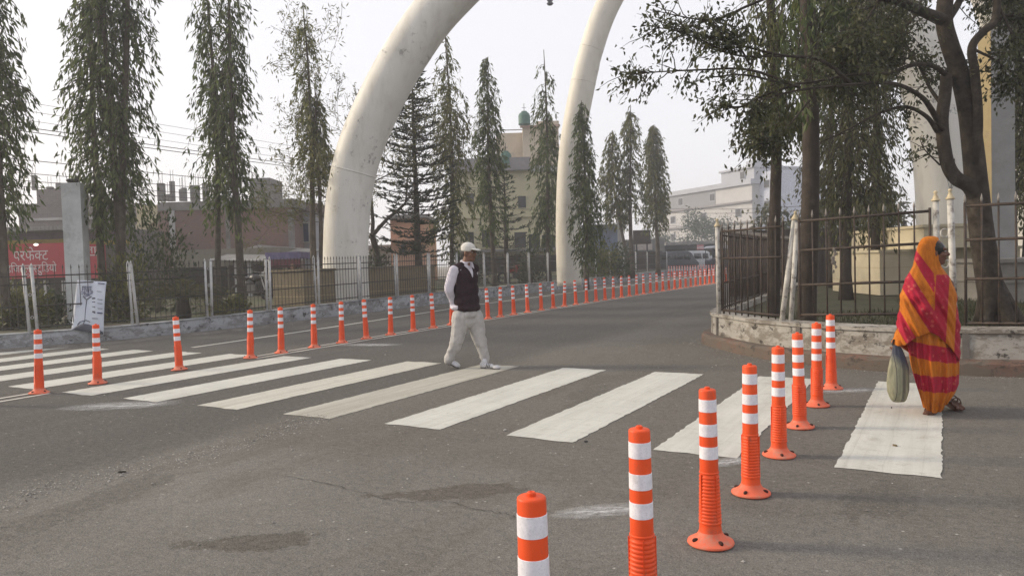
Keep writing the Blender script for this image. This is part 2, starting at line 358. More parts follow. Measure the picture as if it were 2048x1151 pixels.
def leaves_mesh(P, Dr, L, W, rng, fold=.25):
    n = len(P); Dr = Dr / np.linalg.norm(Dr, axis=1, keepdims=True)
    A = rng.normal(size=(n, 3)); S = np.cross(Dr, A); S /= np.linalg.norm(S, axis=1, keepdims=True) + 1e-9; Nn = np.cross(S, Dr)
    L = np.broadcast_to(L, (n,))[:, None]; W = np.broadcast_to(W, (n,))[:, None]
    v = np.empty((n, 4, 3)); v[:, 0] = P; v[:, 2] = P + Dr * L
    mid = P + Dr * L * .45 + Nn * W * fold; v[:, 1] = mid + S * W * .5; v[:, 3] = mid - S * W * .5
    return v.reshape(-1, 3)
def leaf_object(name, v, m, parent=None, off=(0, 0, 0)):
    n = len(v) // 4; me = bpy.data.meshes.new(name); me.vertices.add(4 * n); me.loops.add(4 * n); me.polygons.add(n)
    me.vertices.foreach_set('co', (v - np.array(off)).astype(np.float32).ravel()); me.loops.foreach_set('vertex_index', np.arange(4 * n, dtype=np.int32))
    me.polygons.foreach_set('loop_start', np.arange(0, 4 * n, 4, dtype=np.int32)); me.update(); return put(name, me, m, parent)
rng = np.random.default_rng(5)
# tufts of grass on the right lawn, counted by nobody
gp = []
for _ in range(9000):
    i = rng.integers(24, len(gi) - 2); p = gi[i]; d = rng.uniform(.05, 7) ; t = (RC[i + 1] - RC[i]).normalized(); q = p + Vector((-t.y, t.x, 0)) * d + t * rng.uniform(-.3, .3)
    gp.append((q.x, q.y, .39))
gp = np.array(gp); dr = rng.normal(size=gp.shape) * .5 + np.array([0, 0, 1.])
grass_m = leafmat('grass_blades', (.03, .038, .014), (.09, .085, .04), .3)
tag(leaf_object('grass', leaves_mesh(gp, dr, rng.uniform(.04, .13, len(gp)), .012, rng), grass_m), 'short dry grass growing behind the corner wall', 'grass', kind='stuff')

# loose grit along the edge of the resurfacing and under the corner kerb
def grit(name, label, P, S):
    n = len(P); a = np.array([[1, 0, 0], [0, 1, 0], [-1, 0, 0], [0, -1, 0], [0, 0, 1.]]); v = P[:, None] + a[None] * S[:, None, None] * rng.uniform(.5, 1.2, (n, 5, 1)) * np.array([1, 1, .7])
    f = []; [f.extend([(5 * i, 5 * i + 1, 5 * i + 4), (5 * i + 1, 5 * i + 2, 5 * i + 4), (5 * i + 2, 5 * i + 3, 5 * i + 4), (5 * i + 3, 5 * i, 5 * i + 4)]) for i in range(n)]
    k = NT('grit_stone'); r = k.n('NewGeometry').outputs['Random Per Island']; k.base(k.mix(r, (.10, .09, .08), (.42, .40, .37)), .9); me = bpy.data.meshes.new(name); me.from_pydata(v.reshape(-1, 3), [], f); tag(put(name, me, k.m), label, 'gravel', kind='stuff')
n = 2600; u_ = rng.uniform(1.2, 5.2, n); v_ = -5.0 + rng.normal(size=n) * .12 + .1 * np.sin(u_ * 2); pu = [uv(a, b, .006) for a, b in zip(u_, v_)]
n2 = 1800; u2 = rng.uniform(1.0, 11, n2); v2 = rng.uniform(-9, 2, n2); pu += [uv(a, b, .006) for a, b in zip(u2, v2) if not (5.1 < a < 8.9)]
for _ in range(1500): i = rng.integers(24, 80); p = RC[i]; t = (RC[i + 1] - RC[i]).normalized(); q = p + Vector((t.y, -t.x, 0)) * abs(rng.normal()) * .18 + t * rng.uniform(-.1, .1); pu.append(Vector((q.x, q.y, .006)))
for _ in range(1200): a = rng.uniform(5, 26); pu.append(uv(a, wall_v(a) + .32 + abs(rng.normal()) * .2, .006))
P_ = np.array([tuple(p) for p in pu]); grit('gravel', 'loose grit lying on the asphalt', P_, rng.lognormal(-5.45, .45, len(P_)))
# ------------------------------------------------------------------ kerb walls
def limewash(name, wash, dirt, soot, amt=.5):
    k = NT(name); co = k.pos(); z = k.xyz(co)[2]
    c = k.mix(k.ramp(k.noise(co, 3, 8, .7), .3, .7), tuple(x * .8 for x in wash), wash)
    c = k.mix(k.ramp(k.noise(k.pos((1, 1, 2.2)), 2.3, 9, .75), amt, amt + .08), c, dirt)
    c = k.mix(k.ramp(k.noise(k.pos((1, 1, 1.4), off=(4, 1, 3)), 3.6, 9, .8), .555, .60), c, soot)
    c = k.mix(k.ramp(k.noise(k.pos((1, 1, .12), off=(2, 5, 0)), 5, 5, .7), .6, .74, 0, .6), c, tuple(x * .45 for x in dirt))
    c = k.mix(k.ramp(z, .0, .22, .55, 0), c, dirt)
    k.bump(k.noise(co, 14, 8, .75), .6, .02); return k.base(c, .9)
lw_l = limewash('stained_limewash', (.38, .40, .43), (.20, .20, .205), (.04, .04, .042), .47)
lw_r = limewash('flaking_limewash', (.40, .38, .345), (.20, .178, .15), (.05, .043, .037), .47)
redk = limewash('faded_red_kerb', (.17, .095, .072), (.12, .098, .08), (.045, .038, .033), .42)
def sweep(mb, path, prof):                                   # prof: (offset to the left of travel, z)
    n = len(path); m = len(prof(0) if callable(prof) else prof); vs = []
    for i, p in enumerate(path):
        t = path[min(i + 1, n - 1)] - path[max(i - 1, 0)]; t = Vector((t.x, t.y, 0)).normalized(); nn = Vector((-t.y, t.x, 0))
        for o, z in (prof(i) if callable(prof) else prof): vs.append(Vector((p.x, p.y, 0)) + nn * o + Vector((0, 0, z)))
    fs = [(i * m + j, (i + 1) * m + j, (i + 1) * m + (j + 1) % m, i * m + (j + 1) % m) for i in range(n - 1) for j in range(m)]
    fs += [tuple(range(m)), tuple((n - 1) * m + j for j in range(m - 1, -1, -1))]
    mb.add(vs, fs)
LU = [1.5, 3, 4.5, 6, 7, 8, 8.6, 9.2, 10] + [10 + .8 * i for i in range(1, 40)] + [45, 50, 56, 64, 75]
LP = [uv(u, wall_v(u)) for u in LU]
r = root('kerb_wall', LP[0], 'long low whitewashed kerb wall with black stains under the far railings', 'kerb wall')
mb = MB(); sweep(mb, LP, lambda i: [(0, -.05), (.02, wall_h(LU[i]) - .04), (.0, wall_h(LU[i])), (.26, wall_h(LU[i]) + .005), (.28, -.05)])
part('wall', mb, lw_l, r)
mb = MB(); sweep(mb, [p - V * -.02 for p in LP], [(-.30, -.02), (-.22, .035), (.01, .05), (.01, -.02)]); part('kerb', mb, mat('verge_kerb', (.15, .14, .125), .9, .3, 3, (.07, .062, .055), .4, 2.5, .5, 20), r)
r = root('corner_wall', RC[30], 'low rounded corner wall of flaking whitewash with a faded red kerb step', 'corner wall')
mb = MB(); sweep(mb, inward(RC, .14), [(0, 0), (.015, RW - .06), (-.01, RW - .045), (-.01, RW), (.30, RW + .006), (.32, 0)]); part('wall', mb, lw_r, r)
mb = MB(); sweep(mb, RC, lambda i: [(-.02, -.02), (-.005, .13 + .012 * math.sin(i * 2.1)), (.03, .165 + .01 * math.sin(i * 1.3)), (.155, .17), (.155, -.02)]); part('kerb', mb, redk, r)
pil = mat('sooty_render', (.12, .108, .1), .95, .3, 8, (.2, .18, .16), .35, 5)
for px, py in ((1413, 640), (1573, 690), (1934, 690)):
    i = min(range(len(RC)), key=lambda j: abs((PW / 2 + FPX * RC[j].x / RC[j].y) - px) + (0 if 12 < j < 80 else 9999)); p = inward(RC, .155)[i]; t = (RC[i + 1] - RC[i - 1]).normalized()
    mb = MB(); mb.box((p.x, p.y, .30), (.07, .04, .37), math.atan2(t.y, t.x)); part('joint_pier', mb, pil, r)

# ------------------------------------------------------------------ railings
wpost = mat('white_post_paint', (.46, .46, .46), .6, .2, 6, (.09, .07, .06), .36, 9)
rpost = mat('flaking_post_paint', (.50, .485, .45), .6, .2, 6, (.07, .048, .036), .42, 9)
iron = mat('black_iron', (.028, .026, .025), .5, .4, 12, (.075, .05, .036), .35, 14)
rust = mat('rusty_iron', (.05, .037, .030), .6, .4, 12, (.10, .06, .04), .4, 14)
spear = mat('pale_spear_paint', (.24, .22, .20), .6, .3, 10)
def fz(p, u): return wall_h(u)
fence_l = root('park_railing', uv(14, wall_v(14) - .15, .3), 'long black railing with pairs of white tube posts on the far kerb wall', 'railing')
PX = [-60, 64, 268, 418, 537, 635, 720, 794, 859, 916, 970, 1017, 1060, 1097, 1133, 1163, 1193, 1222, 1249, 1273, 1296, 1315, 1335]
def on_wall(px):
    lo, hi = 1., 110.
    f = lambda u: (lambda q: math.atan2(q.x, q.y))(uv(u, wall_v(u) - .13))
    tgt = math.atan2(ray(px, 600).x, ray(px, 600).y)
    for _ in range(60):
        m = (lo + hi) / 2
        if f(m) < tgt: lo = m
        else: hi = m
    return lo
PU = [on_wall(x) for x in PX]
def fp(u, z): return uv(u, wall_v(u) - .13, z)
FH = 1.26
for i, u in enumerate(PU):
    z0 = wall_h(u); sep = .115 if i < 9 else .07
    ps = []
    for s_ in (-1, 1):
        b = fp(u + s_ * sep / 2, z0 - .05); lean = Vector((rnd.uniform(-.03, .03) + (-.06 if i < 3 else 0), 0, 0)); t = b + Vector((0, 0, FH + .05)) + lean
        mb = MB(); mb.tube([b, t], .031 if i < 9 else .034, 8); mb.tube([t, t + Vector((0, 0, .07))], [.034, .004], 8)
        ps.append(part('post', mb, wpost, fence_l, True))
    if i < 10:
        for zz in (.28, .72, 1.1):
            c_ = fp(u, z0 + zz) + lean * (zz / FH); mb = MB(); ring = [c_ + U * .028 * math.cos(a * math.pi / 5) + Vector((0, 0, .028 * math.sin(a * math.pi / 5))) for a in range(11)]
            mb.tube(ring, .006, 5, False); part('ring', mb, wpost, ps[0], True)
for i in range(len(PU) - 1):
    a, b = PU[i] + .1, PU[i + 1] - .1; n = max(6, int((b - a) / .115)); mb = MB(); z = lambda u: wall_h(u)
    for h in (.10, .50, .92, 1.08): mb.tube([fp(a - .05, z(a) + h), fp((a + b) / 2, z((a + b) / 2) + h), fp(b + .05, z(b) + h)], .013, 4)
    for j in range(n + 1):
        u = a + (b - a) * j / n; z0 = z(u); mb.tube([fp(u, z0 + .05), fp(u, z0 + 1.2)], .0075, 4, False); mb.tube([fp(u, z0 + 1.2), fp(u, z0 + 1.225), fp(u, z0 + 1.29)], [.0075, .016, .002], 4)
    part('railing_panel', mb, iron, fence_l)

fence_r = root('corner_railing', G(1900, 645, RW), 'rusty spear-topped iron railing with white posts on the rounded corner wall', 'railing')
def rline(px, py): g = G(px, py, RW); return g
def rail_panel(a, b, zt, n, heights, lean=0., tilt=(0, 0), top_a=None):
    a, b = Vector(a), Vector(b); mb = MB(); d = (b - a); dn = Vector((d.x, d.y, 0)).normalized()
    def P(t, h): return a + d * t + Vector((0, 0, h + tilt[0] * (1 - t) + tilt[1] * t)) + dn * lean * h * t
    for h in heights: mb.tube([P(0, h), P(.5, h), P(1, h)], .017, 4)
    for j in range(n + 1):
        t = j / n; rr = .0105 if 0 < j < n else .016; mb.tube([P(t, .0), P(t, zt + .02)], rr, 6)
        if not (j == n and lean == 0): mb.mi = 1; mb.tube([P(t, zt + .02), P(t, zt + .05), P(t, zt + .115)], [.009, .014, .002], 6); mb.mi = 0
    return part('railing_panel', mb, [rust, spear], fence_r, True)
A = rline(1442, 627); B_ = rline(1566, 640); C1 = rline(1601, 643); C2 = rline(1862, 648); E1 = rline(1932, 651); E2 = rline(2330, 655)
rail_panel(A + Vector((.03, -.05, 0)), B_, 1.30, 9, (.06, .85, 1.26), lean=.03)
rail_panel(C1, C2, 1.27, 9, (.03, .42, .87, 1.25), tilt=(.06, .10))
rail_panel(E1, E2, 1.40, 11, (.03, .54, .99, 1.38))
E3, E4 = uv(9.9, 2.35, RW), uv(10.15, 4.4, RW); rail_panel(E3, E4, 1.36, 13, (.03, .5, .95, 1.34))
BK = RC[14:24]
Pb = inward(RC, .32)
for i0, i1 in ((27, 16), (16, 10)):
    a, b = Pb[i0], Pb[i1]; rail_panel(Vector((a.x, a.y, RW)), Vector((b.x, b.y, RW)), 1.25, int((b - a).length / .17), (.05, .45, .85, 1.22))
def wp(a, b, r_=.038, fin=True):
    mb = MB(); a, b = Vector(a), Vector(b); mb.tube([a, b], r_, 12)
    o = part('post', mb, rpost, fence_r, True)
    if fin:
        t = (b - a).normalized(); mb = MB(); mb.tube([b, b + t * .012, b + t * .03, b + t * .085, b + t * .095, b + t * .115, b + t * .125], [.05, .05, .036, .013, .024, .02, .002], 12); part('finial', mb, mat('cream_finial', (.5, .42, .28), .5, .2, 20), o, True)
    return o
wp(A + Vector((-.03, 0, -.05)), A + Vector((-.03, 0, 1.34)), .035)
wp(rline(1563, 641) + Vector((0, 0, -.05)), rline(1563, 641) + Vector((.215, .05, 1.34)), .036); wp(rline(1581, 641) + Vector((0, 0, -.05)), rline(1581, 641) + Vector((.12, .02, 1.30)), .033, False)
q1 = rline(1879, 647); q2 = rline(1909, 650)
o1 = wp(q1 + Vector((0, .02, -.05)), q1 + Vector((-.02, .02, 1.47)), .034); o2 = wp(q2 + Vector((0, 0, -.05)), q2 + Vector((-.035, 0, 1.47)), .036)
for zz in (1.08, .72, .3):
    mb = MB(); c_ = (q1 + q2) / 2 + Vector((-.015, 0, zz)); mb.tube([c_ + Vector((.047 * math.cos(a * math.pi / 8), 0, .05 * math.sin(a * math.pi / 8))) for a in range(17)], .011, 6, False); part('ring', mb, rpost, o1, True)
mb = MB()
for a in range(5): mb.tube([o2.parent.location * 0 + q2 + Vector((-.035, 0, 1.55)), q2 + Vector((-.06 + .03 * a, .02, 1.72 + .05 * (a % 2)))], .003, 3)
part('wire', mb, iron, o2)
# rag of pale cloth caught on the middle rail
g_ = rline(1668, 646); mb = MB()
for i in range(6): mb.ell(g_ + Vector((.02 * math.sin(i * 2), -.03, .93 - .055 * i)), (.022 + .007 * i * (i < 4), .012, .035))
o = put('rag', fuse(mb, .012, 3, off=g_), mat('grey_rag', (.2, .18, .155), .9), None, g_); tag(o, 'pale grey rag knotted on the middle rail of the corner railing', 'rag')

# ------------------------------------------------------------------ the two gateway arches
def arch_mat(name, col):
    k = NT(name); co = k.pos(); c = k.mix(k.ramp(k.noise(co, .8, 6), .3, .7), tuple(x * .9 for x in col), col)
    c = k.mix(k.ramp(k.noise(k.pos((1, 1, .25)), 2.2, 6, .7), .48, .72, 0, .5), c, (.40, .37, .31))
    a = k.math('MULTIPLY', k.ramp(k.noise(co, 2.2, 10, .85), .575, .595), k.ramp(k.noise(co, .5, 2), .50, .56))
    c = k.mix(k.math('MULTIPLY', a, .8), c, (.17, .17, .165))
    fl = k.ramp(k.noise(co, 11, 6, .85), .70, .73); c = k.mix(k.math('MULTIPLY', fl, .5), c, (.25, .24, .22))
    k.bump(k.math('ADD', a, k.noise(co, 3, 5)), .25, .03); return k.base(c, .55)
def arch(label, pts, rad, m, seams, foot):
    pth = catmull(pts, 9); r_ = root('gateway_arch', pth[0], label, 'arch'); mb = MB(); n = len(pth)
    mb.tube(pth, [rad(i / (n - 1)) for i in range(n)], 40); o = part('tube', mb, m, r_, True)
    for s_ in seams:
        i = int(s_ * (n - 1)); t = (pth[i + 1] - pth[i]).normalized(); mb = MB(); mb.tube([pth[i] - t * .02, pth[i] + t * .02], rad(s_) + .006, 40); part('seam', mb, m if s_ > .1 else mat('seam_shadow', (.36, .34, .31), .8), o, True)
    return r_
A1 = D(691, 515, 22.5); B1 = D(1890, 430, 20); e1 = Vector((B1.x - A1.x, B1.y - A1.y, 0)); L1 = e1.length; e1.normalize()
def ap(A_, s, z): return Vector((A_.x + e1.x * s, A_.y + e1.y * s, z))
p1 = [(0, .2), (0, 1.6), (.17, 3.37), (.57, 4.84), (1.27, 6.27), (2.17, 7.66), (3.36, 9.02), (5.6, 10.7), (8.5, 11.5), (11.6, 11.0), (14.0, 9.6), (15.2, 8.3), (15.95, 6.95), (16.42, 5.34), (16.64, 3.6), (16.7, 2.2), (16.72, .3)]
arch_m = arch_mat('weathered_cream_paint', (.70, .685, .64))
ra = arch('near white concrete arch with peeling patches spanning the road', [ap(A1, s, z) for s, z in p1], lambda t: .665, arch_m, (.163,), 0)
A2 = D(1137, 505, 32.0); p2 = [(0, .3), (0, 2.0), (.06, 3.9), (.25, 6.05), (.66, 8.15), (1.2, 10.2), (2.05, 12.2), (3.8, 14.7), (6.2, 16.5), (9, 17.1), (11.8, 16.5), (14.2, 14.7), (16, 12.2), (16.8, 10.2), (17.35, 8.1), (17.75, 6.0), (17.95, 3.9), (18, 2), (18, .3)]
arch('taller white arch standing further down the road', [ap(A2, s, z) for s, z in p2], lambda t: .525 if not .26 < t < .74 else .505, arch_mat('far_arch_sunlit_tint', (.68, .65, .58)), (.245, .283), 0)  # stronger sun on the far arch is put into its warmer beige colour
# pedestals of the near arch
cream = mat('cream_masonry', (.52, .46, .33), .8, .12, 2, (.3, .27, .2), .33, 2.5, .2, 30); plast = mat('ochre_plaster', (.42, .35, .22), .85, .12, 2, (.25, .21, .15), .35, 2)
def pedestal(c, rz, z0, big, label):
    r_ = root('arch_pedestal', c, label, 'pedestal', rz=0)
    for (sx, sy, za, zb, m) in big:
        mb = MB(); mb.box((c.x, c.y, (za + zb) / 2), (sx, sy, zb - za), rz); mb.box((c.x, c.y, zb + .03), (sx + .08, sy + .08, .06), rz); part('block', mb, m, r_)
        for j in range(1, int((zb - za) / .3)):
            mb = MB(); mb.box((c.x, c.y, za + .3 * j), (sx + .008, sy + .008, .012), rz); part('course_line', mb, plast, r_)
cb = Vector((D(1838, 500, 17.6).x, 17.6, .4)); pedestal(cb, math.atan2(e1.y, e1.x) + .12, .4, [(3.0, 2.6, .42, 1.35, cream), (1.7, 3.8, 1.41, 1.85, cream)], 'stepped cream masonry pedestal below the right leg of the near arch')
ca = uv(18.2, -16.0, .35); pedestal(ca, math.atan2(U.y, U.x), .35, [(6.2, 1.2, .3, 1.30, mat('dull_ochre_plaster', (.20, .165, .11), .9, .15, 2, (.13, .11, .08), .4, 2))], 'ochre pedestal behind the railing under the left leg of the near arch')
# square pillar beside the right leg
cp = Vector((D(1994, 400, 14.2).x, 14.2, .4)); r_ = root('square_pillar', cp, 'tall square grey pillar, its left side tinted ochre as in warm sun', 'pillar')
mb = MB(); rp = R(-3); mb.box((cp.x, cp.y, 2.9), (.42, .42, 5.0), rp); part('shaft', mb, mat('pillar_paint', (.26, .26, .255), .85, .15, 2, (.22, .21, .19), .42, 1.6), r_)
mb = MB(); mb.box((cp.x - .21 * math.cos(rp) - .002, cp.y - .21 * math.sin(rp), 2.9), (.006, .416, 4.99), rp); part('sunlit_side_sheet', mb, mat('painted_sun_ochre', (.33, .265, .15), .9, .2, 2, (.22, .18, .12), .4, 2), r_)  # thin ochre sheet paints warm sunlight onto the left face of the grey shaft
mb = MB(); mb.box((cp.x + .25, cp.y - .2, .75), (1.5, 1.5, .75), rp); mb.box((cp.x + .25, cp.y - .2, 1.15), (1.62, 1.62, .07), rp); mb.box((cp.x + .25, cp.y - .2, .78), (1.56, 1.56, .05), rp); part('base', mb, mat('grey_masonry', (.2, .19, .17), .9, .2, 3), r_)
# cable end with a small fitting hanging from the near arch
pt = D(1100, 4, 21.3); mb = MB(); mb.tube([pt + Vector((0, 0, 2.4)), pt], .012, 5); r_ = root('hanging_fitting', pt, 'small dark fitting on a cable hanging from the near arch', 'fitting')
part('cable', mb, iron, r_); mb = MB(); mb.lathe([(.01, .08), (.09, .04), (.05, 0), (.1, -.05), (.06, -.09), (.02, -.1)], 12, pt); part('insulator', mb, mat('grey_ceramic', (.2, .2, .22)), r_, True)
# ------------------------------------------------------------------ flexible bollards
k = NT('orange_rubber'); co = k.pos(); c = k.mix(k.ramp(k.noise(co, 5, 5), .3, .7), (.70, .070, .014), (.83, .098, .020))
c = k.mix(k.ramp(k.noise(k.pos((1, 1, .5)), 14, 6, .75), .54, .70, 0, .6), c, (.33, .10, .06)); z = k.xyz(co)[2]
c = k.mix(k.ramp(z, .0, .10, .45, 0), c, (.34, .2, .15)); og = k.base(c, .5)
k = NT('faded_orange_base'); co = k.pos(); c = k.mix(k.ramp(k.noise(co, 9, 6), .3, .7), (.62, .12, .06), (.74, .16, .085))
c = k.mix(k.ramp(k.noise(co, 13, 7, .8), .48, .68, 0, .75), c, (.36, .25, .19)); ob = k.base(c, .65)
k = NT('reflective_band'); co = k.pos(); c = k.mix(k.ramp(k.noise(co, 40, 3), .35, .65), (.70, .69, .74), (.80, .79, .84))
c = k.mix(k.ramp(k.noise(k.pos((1, 1, .6)), 11, 6, .75), .60, .76, 0, .5), c, (.36, .31, .28))
vo = k.vor(k.pos((1, 1, 1)), 120); c = k.mix(k.ramp(vo, .25, .5, .2, 0), c, (.45, .45, .5)); rb = k.base(c, .35)
hole = mat('bolt_hole', (.05, .02, .015), .9)
def prof_r(z): return lerps(z, [(.03, .056), (.09, .052), (.348, .0445), (.74, .0405)])
def bollard():
    r_ = root('bollard', (0, 0, 0), 'x', 'bollard', 'orange bollards with white bands')
    mb = MB(); pr = [(.056, .035), (prof_r(.09), .085)]; z = .10
    while z < .338:                                            # moulded ribs
        rr = prof_r(z); pr += [(rr, z), (rr + .0028, z + .003), (rr + .0028, z + .009), (rr, z + .012)]; z += .0170
    pr += [(prof_r(.343), .343), (prof_r(.345) + .003, .346), (prof_r(.35) + .003, .351), (prof_r(.353), .354), (.0405, .742), (.0392, .7475), (.0355, .7505), (.0, .752)]
    mb.lathe(pr, 28, cap=False)
    for a in range(4): mb.box((.05 * math.cos(a * math.pi / 2 + .6), .05 * math.sin(a * math.pi / 2 + .6), .222), (.006, .006, .24), a * math.pi / 2 + .6)
    part('post', mb, og, r_, True, True).data.set_sharp_from_angle(angle=.7)
    mb = MB(); mb.lathe([(.108, 0), (.112, .006), (.110, .013), (.095, .022), (.072, .034), (.060, .050), (.056, .06), (.05, .06)], 32, cap=False); b = part('base', mb, ob, r_, True, True)
    for a in range(4):
        an = a * math.pi / 2 + .5; mb = MB(); mb.ell((.085 * math.cos(an), .085 * math.sin(an), .0262), (.017, .011, .011), Matrix.Rotation(an, 3, 'Z')); part('bolt_hole', mb, hole, b, True, True)
    for z0, z1 in ((.644, .704), (.526, .586), (.417, .477)):
        mb = MB(); mb.lathe([(prof_r(z0), z0), (prof_r(z0) + .0013, z0 + .001), (prof_r(z1) + .0013, z1 - .001), (prof_r(z1), z1)], 28, cap=False); part('band', mb, rb, r_, True, True)
    mb = MB(); mb.lathe([(.013, .75), (.013, .760), (.010, .763), (.006, .763), (.005, .757), (0, .757)], 14, cap=False); part('cap', mb, og, r_, True, True)
    return r_
b0 = bollard(); km = kidmap(b0); first = True
for o_ in children(b0): o_.data.set_sharp_from_angle(angle=.7)
def place(p, label, lean=.02):
    global first
    o = b0 if first else dup(b0, p, kids=km); first = False
    o.location = (p[0], p[1], .006); o.rotation_euler = (rnd.gauss(0, lean), rnd.gauss(0, lean), rnd.uniform(0, 6.28)); o['label'] = label; return o
tops = [(1064, 992, 'orange bollard nearest the camera, only its capped top and two white bands in frame'),
        (1279, 857, 'second nearest orange bollard, its base cut off by the bottom edge of the frame'),
        (1415, 778, 'third nearest orange bollard, the first one with its whole faded base in view')]
for px, py, lb in tops: place(G(px, py, .756), lb, .006)
for i, (px, py) in enumerate(((1502, 988), (1558, 912), (1600, 855), (1634, 812), (1663, 778))):
    place(G(px, py), '%s orange bollard from the camera in the right-hand row%s' % (ORD[i + 3], (', nearest the corner wall' if i == 4 else ', standing over a crossing stripe' if i in (1, 2) else '')), .010)
us_ = [4.06, 4.85, 5.58, 6.8, 8.11, 8.77, 9.55, 10.27, 10.97, 11.73, 12.5, 13.24, 13.98, 14.78]
us_ += [15.63, 16.25, 16.98, 17.78, 18.62, 19.42, 20.2, 21.03, 21.85, 22.63, 23.4, 24.15]
for i, u in enumerate(us_):
    if i == 0: lb = 'orange bollard of the median row with only its base inside the left frame edge'
    elif i in (12, 13): lb = 'orange median bollard partly hidden behind the walking man, %s of the two' % ('left' if i == 12 else 'right')
    elif i < 12: lb = '%s whole orange bollard from the left end of the median row' % ORD[i - 1]
    else: lb = '%s orange median bollard to the right of the walking man' % ORD[i - 14]
    place(uv(u, vrow(u)), lb)
u = 24.15
while u < 58:
    u += .78; place(uv(u, vrow(u)), 'tiny orange bollard in the crowded far end of the median row', .006)['group'] = 'far end of the median row of bollards'
a, b = D(1338, 552, 52), D(1450, 548, 52)
for i in range(22):
    p = a.lerp(b, i / 21); place((p.x, p.y, 0), 'tiny orange bollard in the cross row beyond the far end of the median', .006)['group'] = 'cross row of far bollards'
# ------------------------------------------------------------------ trees
bark = mat('grey_brown_bark', (.075, .062, .05), .95, .35, 6, (.14, .125, .105), .38, 3, .8, 30)
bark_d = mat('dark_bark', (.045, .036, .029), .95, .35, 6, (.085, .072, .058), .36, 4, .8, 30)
lf_ash = leafmat('drooping_leaves', (.026, .044, .018), (.165, .205, .072), .5)
lf_ash2 = leafmat('yellowish_drooping_leaves', (.045, .058, .02), (.21, .215, .075), .5)
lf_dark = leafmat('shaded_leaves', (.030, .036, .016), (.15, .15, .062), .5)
lf_con = leafmat('dark_needles', (.014, .022, .014), (.05, .062, .034), .2)
lf_pin = leafmat('fine_pale_leaves', (.07, .08, .028), (.20, .19, .075), .45)
lf_fig = leafmat('leathery_leaves', (.022, .028, .014), (.125, .13, .058), .4, .45)
def nrm(a): return a / (np.linalg.norm(a, axis=-1, keepdims=True) + 1e-9)
def ashoka(label, base, H, z0, Rm, n_str, leaf=.15, m=lf_ash, stems=((0, 0, 1),), tr=.11, seed=0, sparse_top=.0, group='drooping mast trees along the park railing', bk=bark, droop=1.0, per=22):
    """stems: (dx at top, dx at bottom, height share)"""
    g = np.random.default_rng(seed); r_ = root('mast_tree', base, label, 'tree', group); mb = MB(); P = []; Dd = []; Ln = []
    for si, (dxt, dxb, hs) in enumerate(stems):
        ph = g.uniform(0, 6.28); wv = g.uniform(.04, .1); sp = []
        for i in range(15):
            t = i / 14; zz = H * hs * t; sp.append(Vector((base.x + dxb + (dxt - dxb) * min(1, t * 1.6) + wv * math.sin(5 * t + ph), base.y + wv * math.cos(4 * t + ph) + .12 * si * min(1, t * 3), base.z - .1 + zz)))
        mb.tube(sp, [tr * (1 - .88 * i / 14) * (1 if si == 0 else .8) * (1.35 if i == 0 else 1) for i in range(15)], 10)
        spn = np.array([tuple(p) for p in sp])
        ns = int(n_str / len(stems))
        for j in range(ns):
            zs = z0 + (H * hs - z0) * (g.random() ** .85)
            t = zs / (H * hs)
            if g.random() < sparse_top * max(0, (t - .62) / .38) * 1.5: continue
            f = min(t, .999) * 14; i0 = int(f); p0 = spn[i0] + (spn[min(i0 + 1, 14)] - spn[i0]) * (f - i0)
            shape = (1 - t) ** .42 * min(1, ((zs - z0) / (H * .12) + .35)) if t < 1 else 0
            az = g.uniform(0, 6.28); reach = Rm * (.16 + .84 * shape) * g.uniform(.3, 1.15) / (1 if len(stems) == 1 else 1.25)
            L = g.uniform(.7, 1.5) * (.4 + .8 * shape) * droop
            out = np.array([math.cos(az), math.sin(az), 0.]); ts = np.linspace(0, 1, 6); ang = g.uniform(-.25, .25)
            pts = [p0 + out * reach * (1 - (1 - q) ** 2.2) + np.array([0, 0, .12 * math.sin(q * 2.0) * reach - L * q ** 1.7]) for q in ts]
            mb.tube([Vector(p) for p in pts[:5]], [.016, .012, .009, .006, .004], 3, False)
            k_ = int(per * (.5 + .7 * shape)); q = np.clip(g.choice(np.array([.18, .4, .58, .76, .95]), k_) + g.normal(size=k_) * .045, 0, 1)
            fi = q * 4.999; ii = fi.astype(int); pa = np.array(pts); pp = pa[ii] + (pa[np.minimum(ii + 1, 5)] - pa[ii]) * (fi - ii)[:, None] + g.normal(size=(k_, 3)) * .035
            P.append(pp); Dd.append(out * g.uniform(.0, .7, (k_, 1)) + g.normal(size=(k_, 3)) * .32 + np.array([0, 0, -1.0])); Ln.append(leaf * g.uniform(.6, 1.25, k_))
    part('trunk', mb, bk, r_, True); P = np.concatenate(P); Dd = np.concatenate(Dd); Ln = np.concatenate(Ln)
    leaf_object('crown', leaves_mesh(P, Dd, Ln, Ln * .26, g), m, r_, base); return r_
def zt(px, py, Y): return D(px, py, Y).z
def tbase(px, Y, z=.3):
    d = D(px, 600, Y); x = d.x - (d.z - z) * .03 * 0; return Vector((x, Y, z))
def atpx(px_b, py_b, Y, z=.3):
    """foot of a stem that leaves the picture column px_b at height py_b"""
    d = D(px_b, py_b, Y); return Vector((d.x, Y, z))
ashoka('drooping mast tree half cut off by the left frame edge', atpx(-2, 480, 15.8), 12.5, 2.4, 1.1, 460, .19, seed=3, stems=((.05, 0, 1), (-.35, -.1, .92)), tr=.10)
ashoka('broad many-stemmed drooping mast tree behind the white concrete column', atpx(243, 480, 17.6), 12.0, 2.55, 1.1, 620, .19, seed=7, stems=((.30, 0, 1), (-.12, -.05, .98), (-.62, -.45, .86)), tr=.125, per=21)
ashoka('drooping mast tree with twin trunks in front of the brick building', atpx(471, 480, 20.5), 11.0, 2.8, 1.15, 500, .2, seed=12, stems=((.18, 0, 1), (-.55, -.5, .98)), tr=.115, sparse_top=.8, per=20)
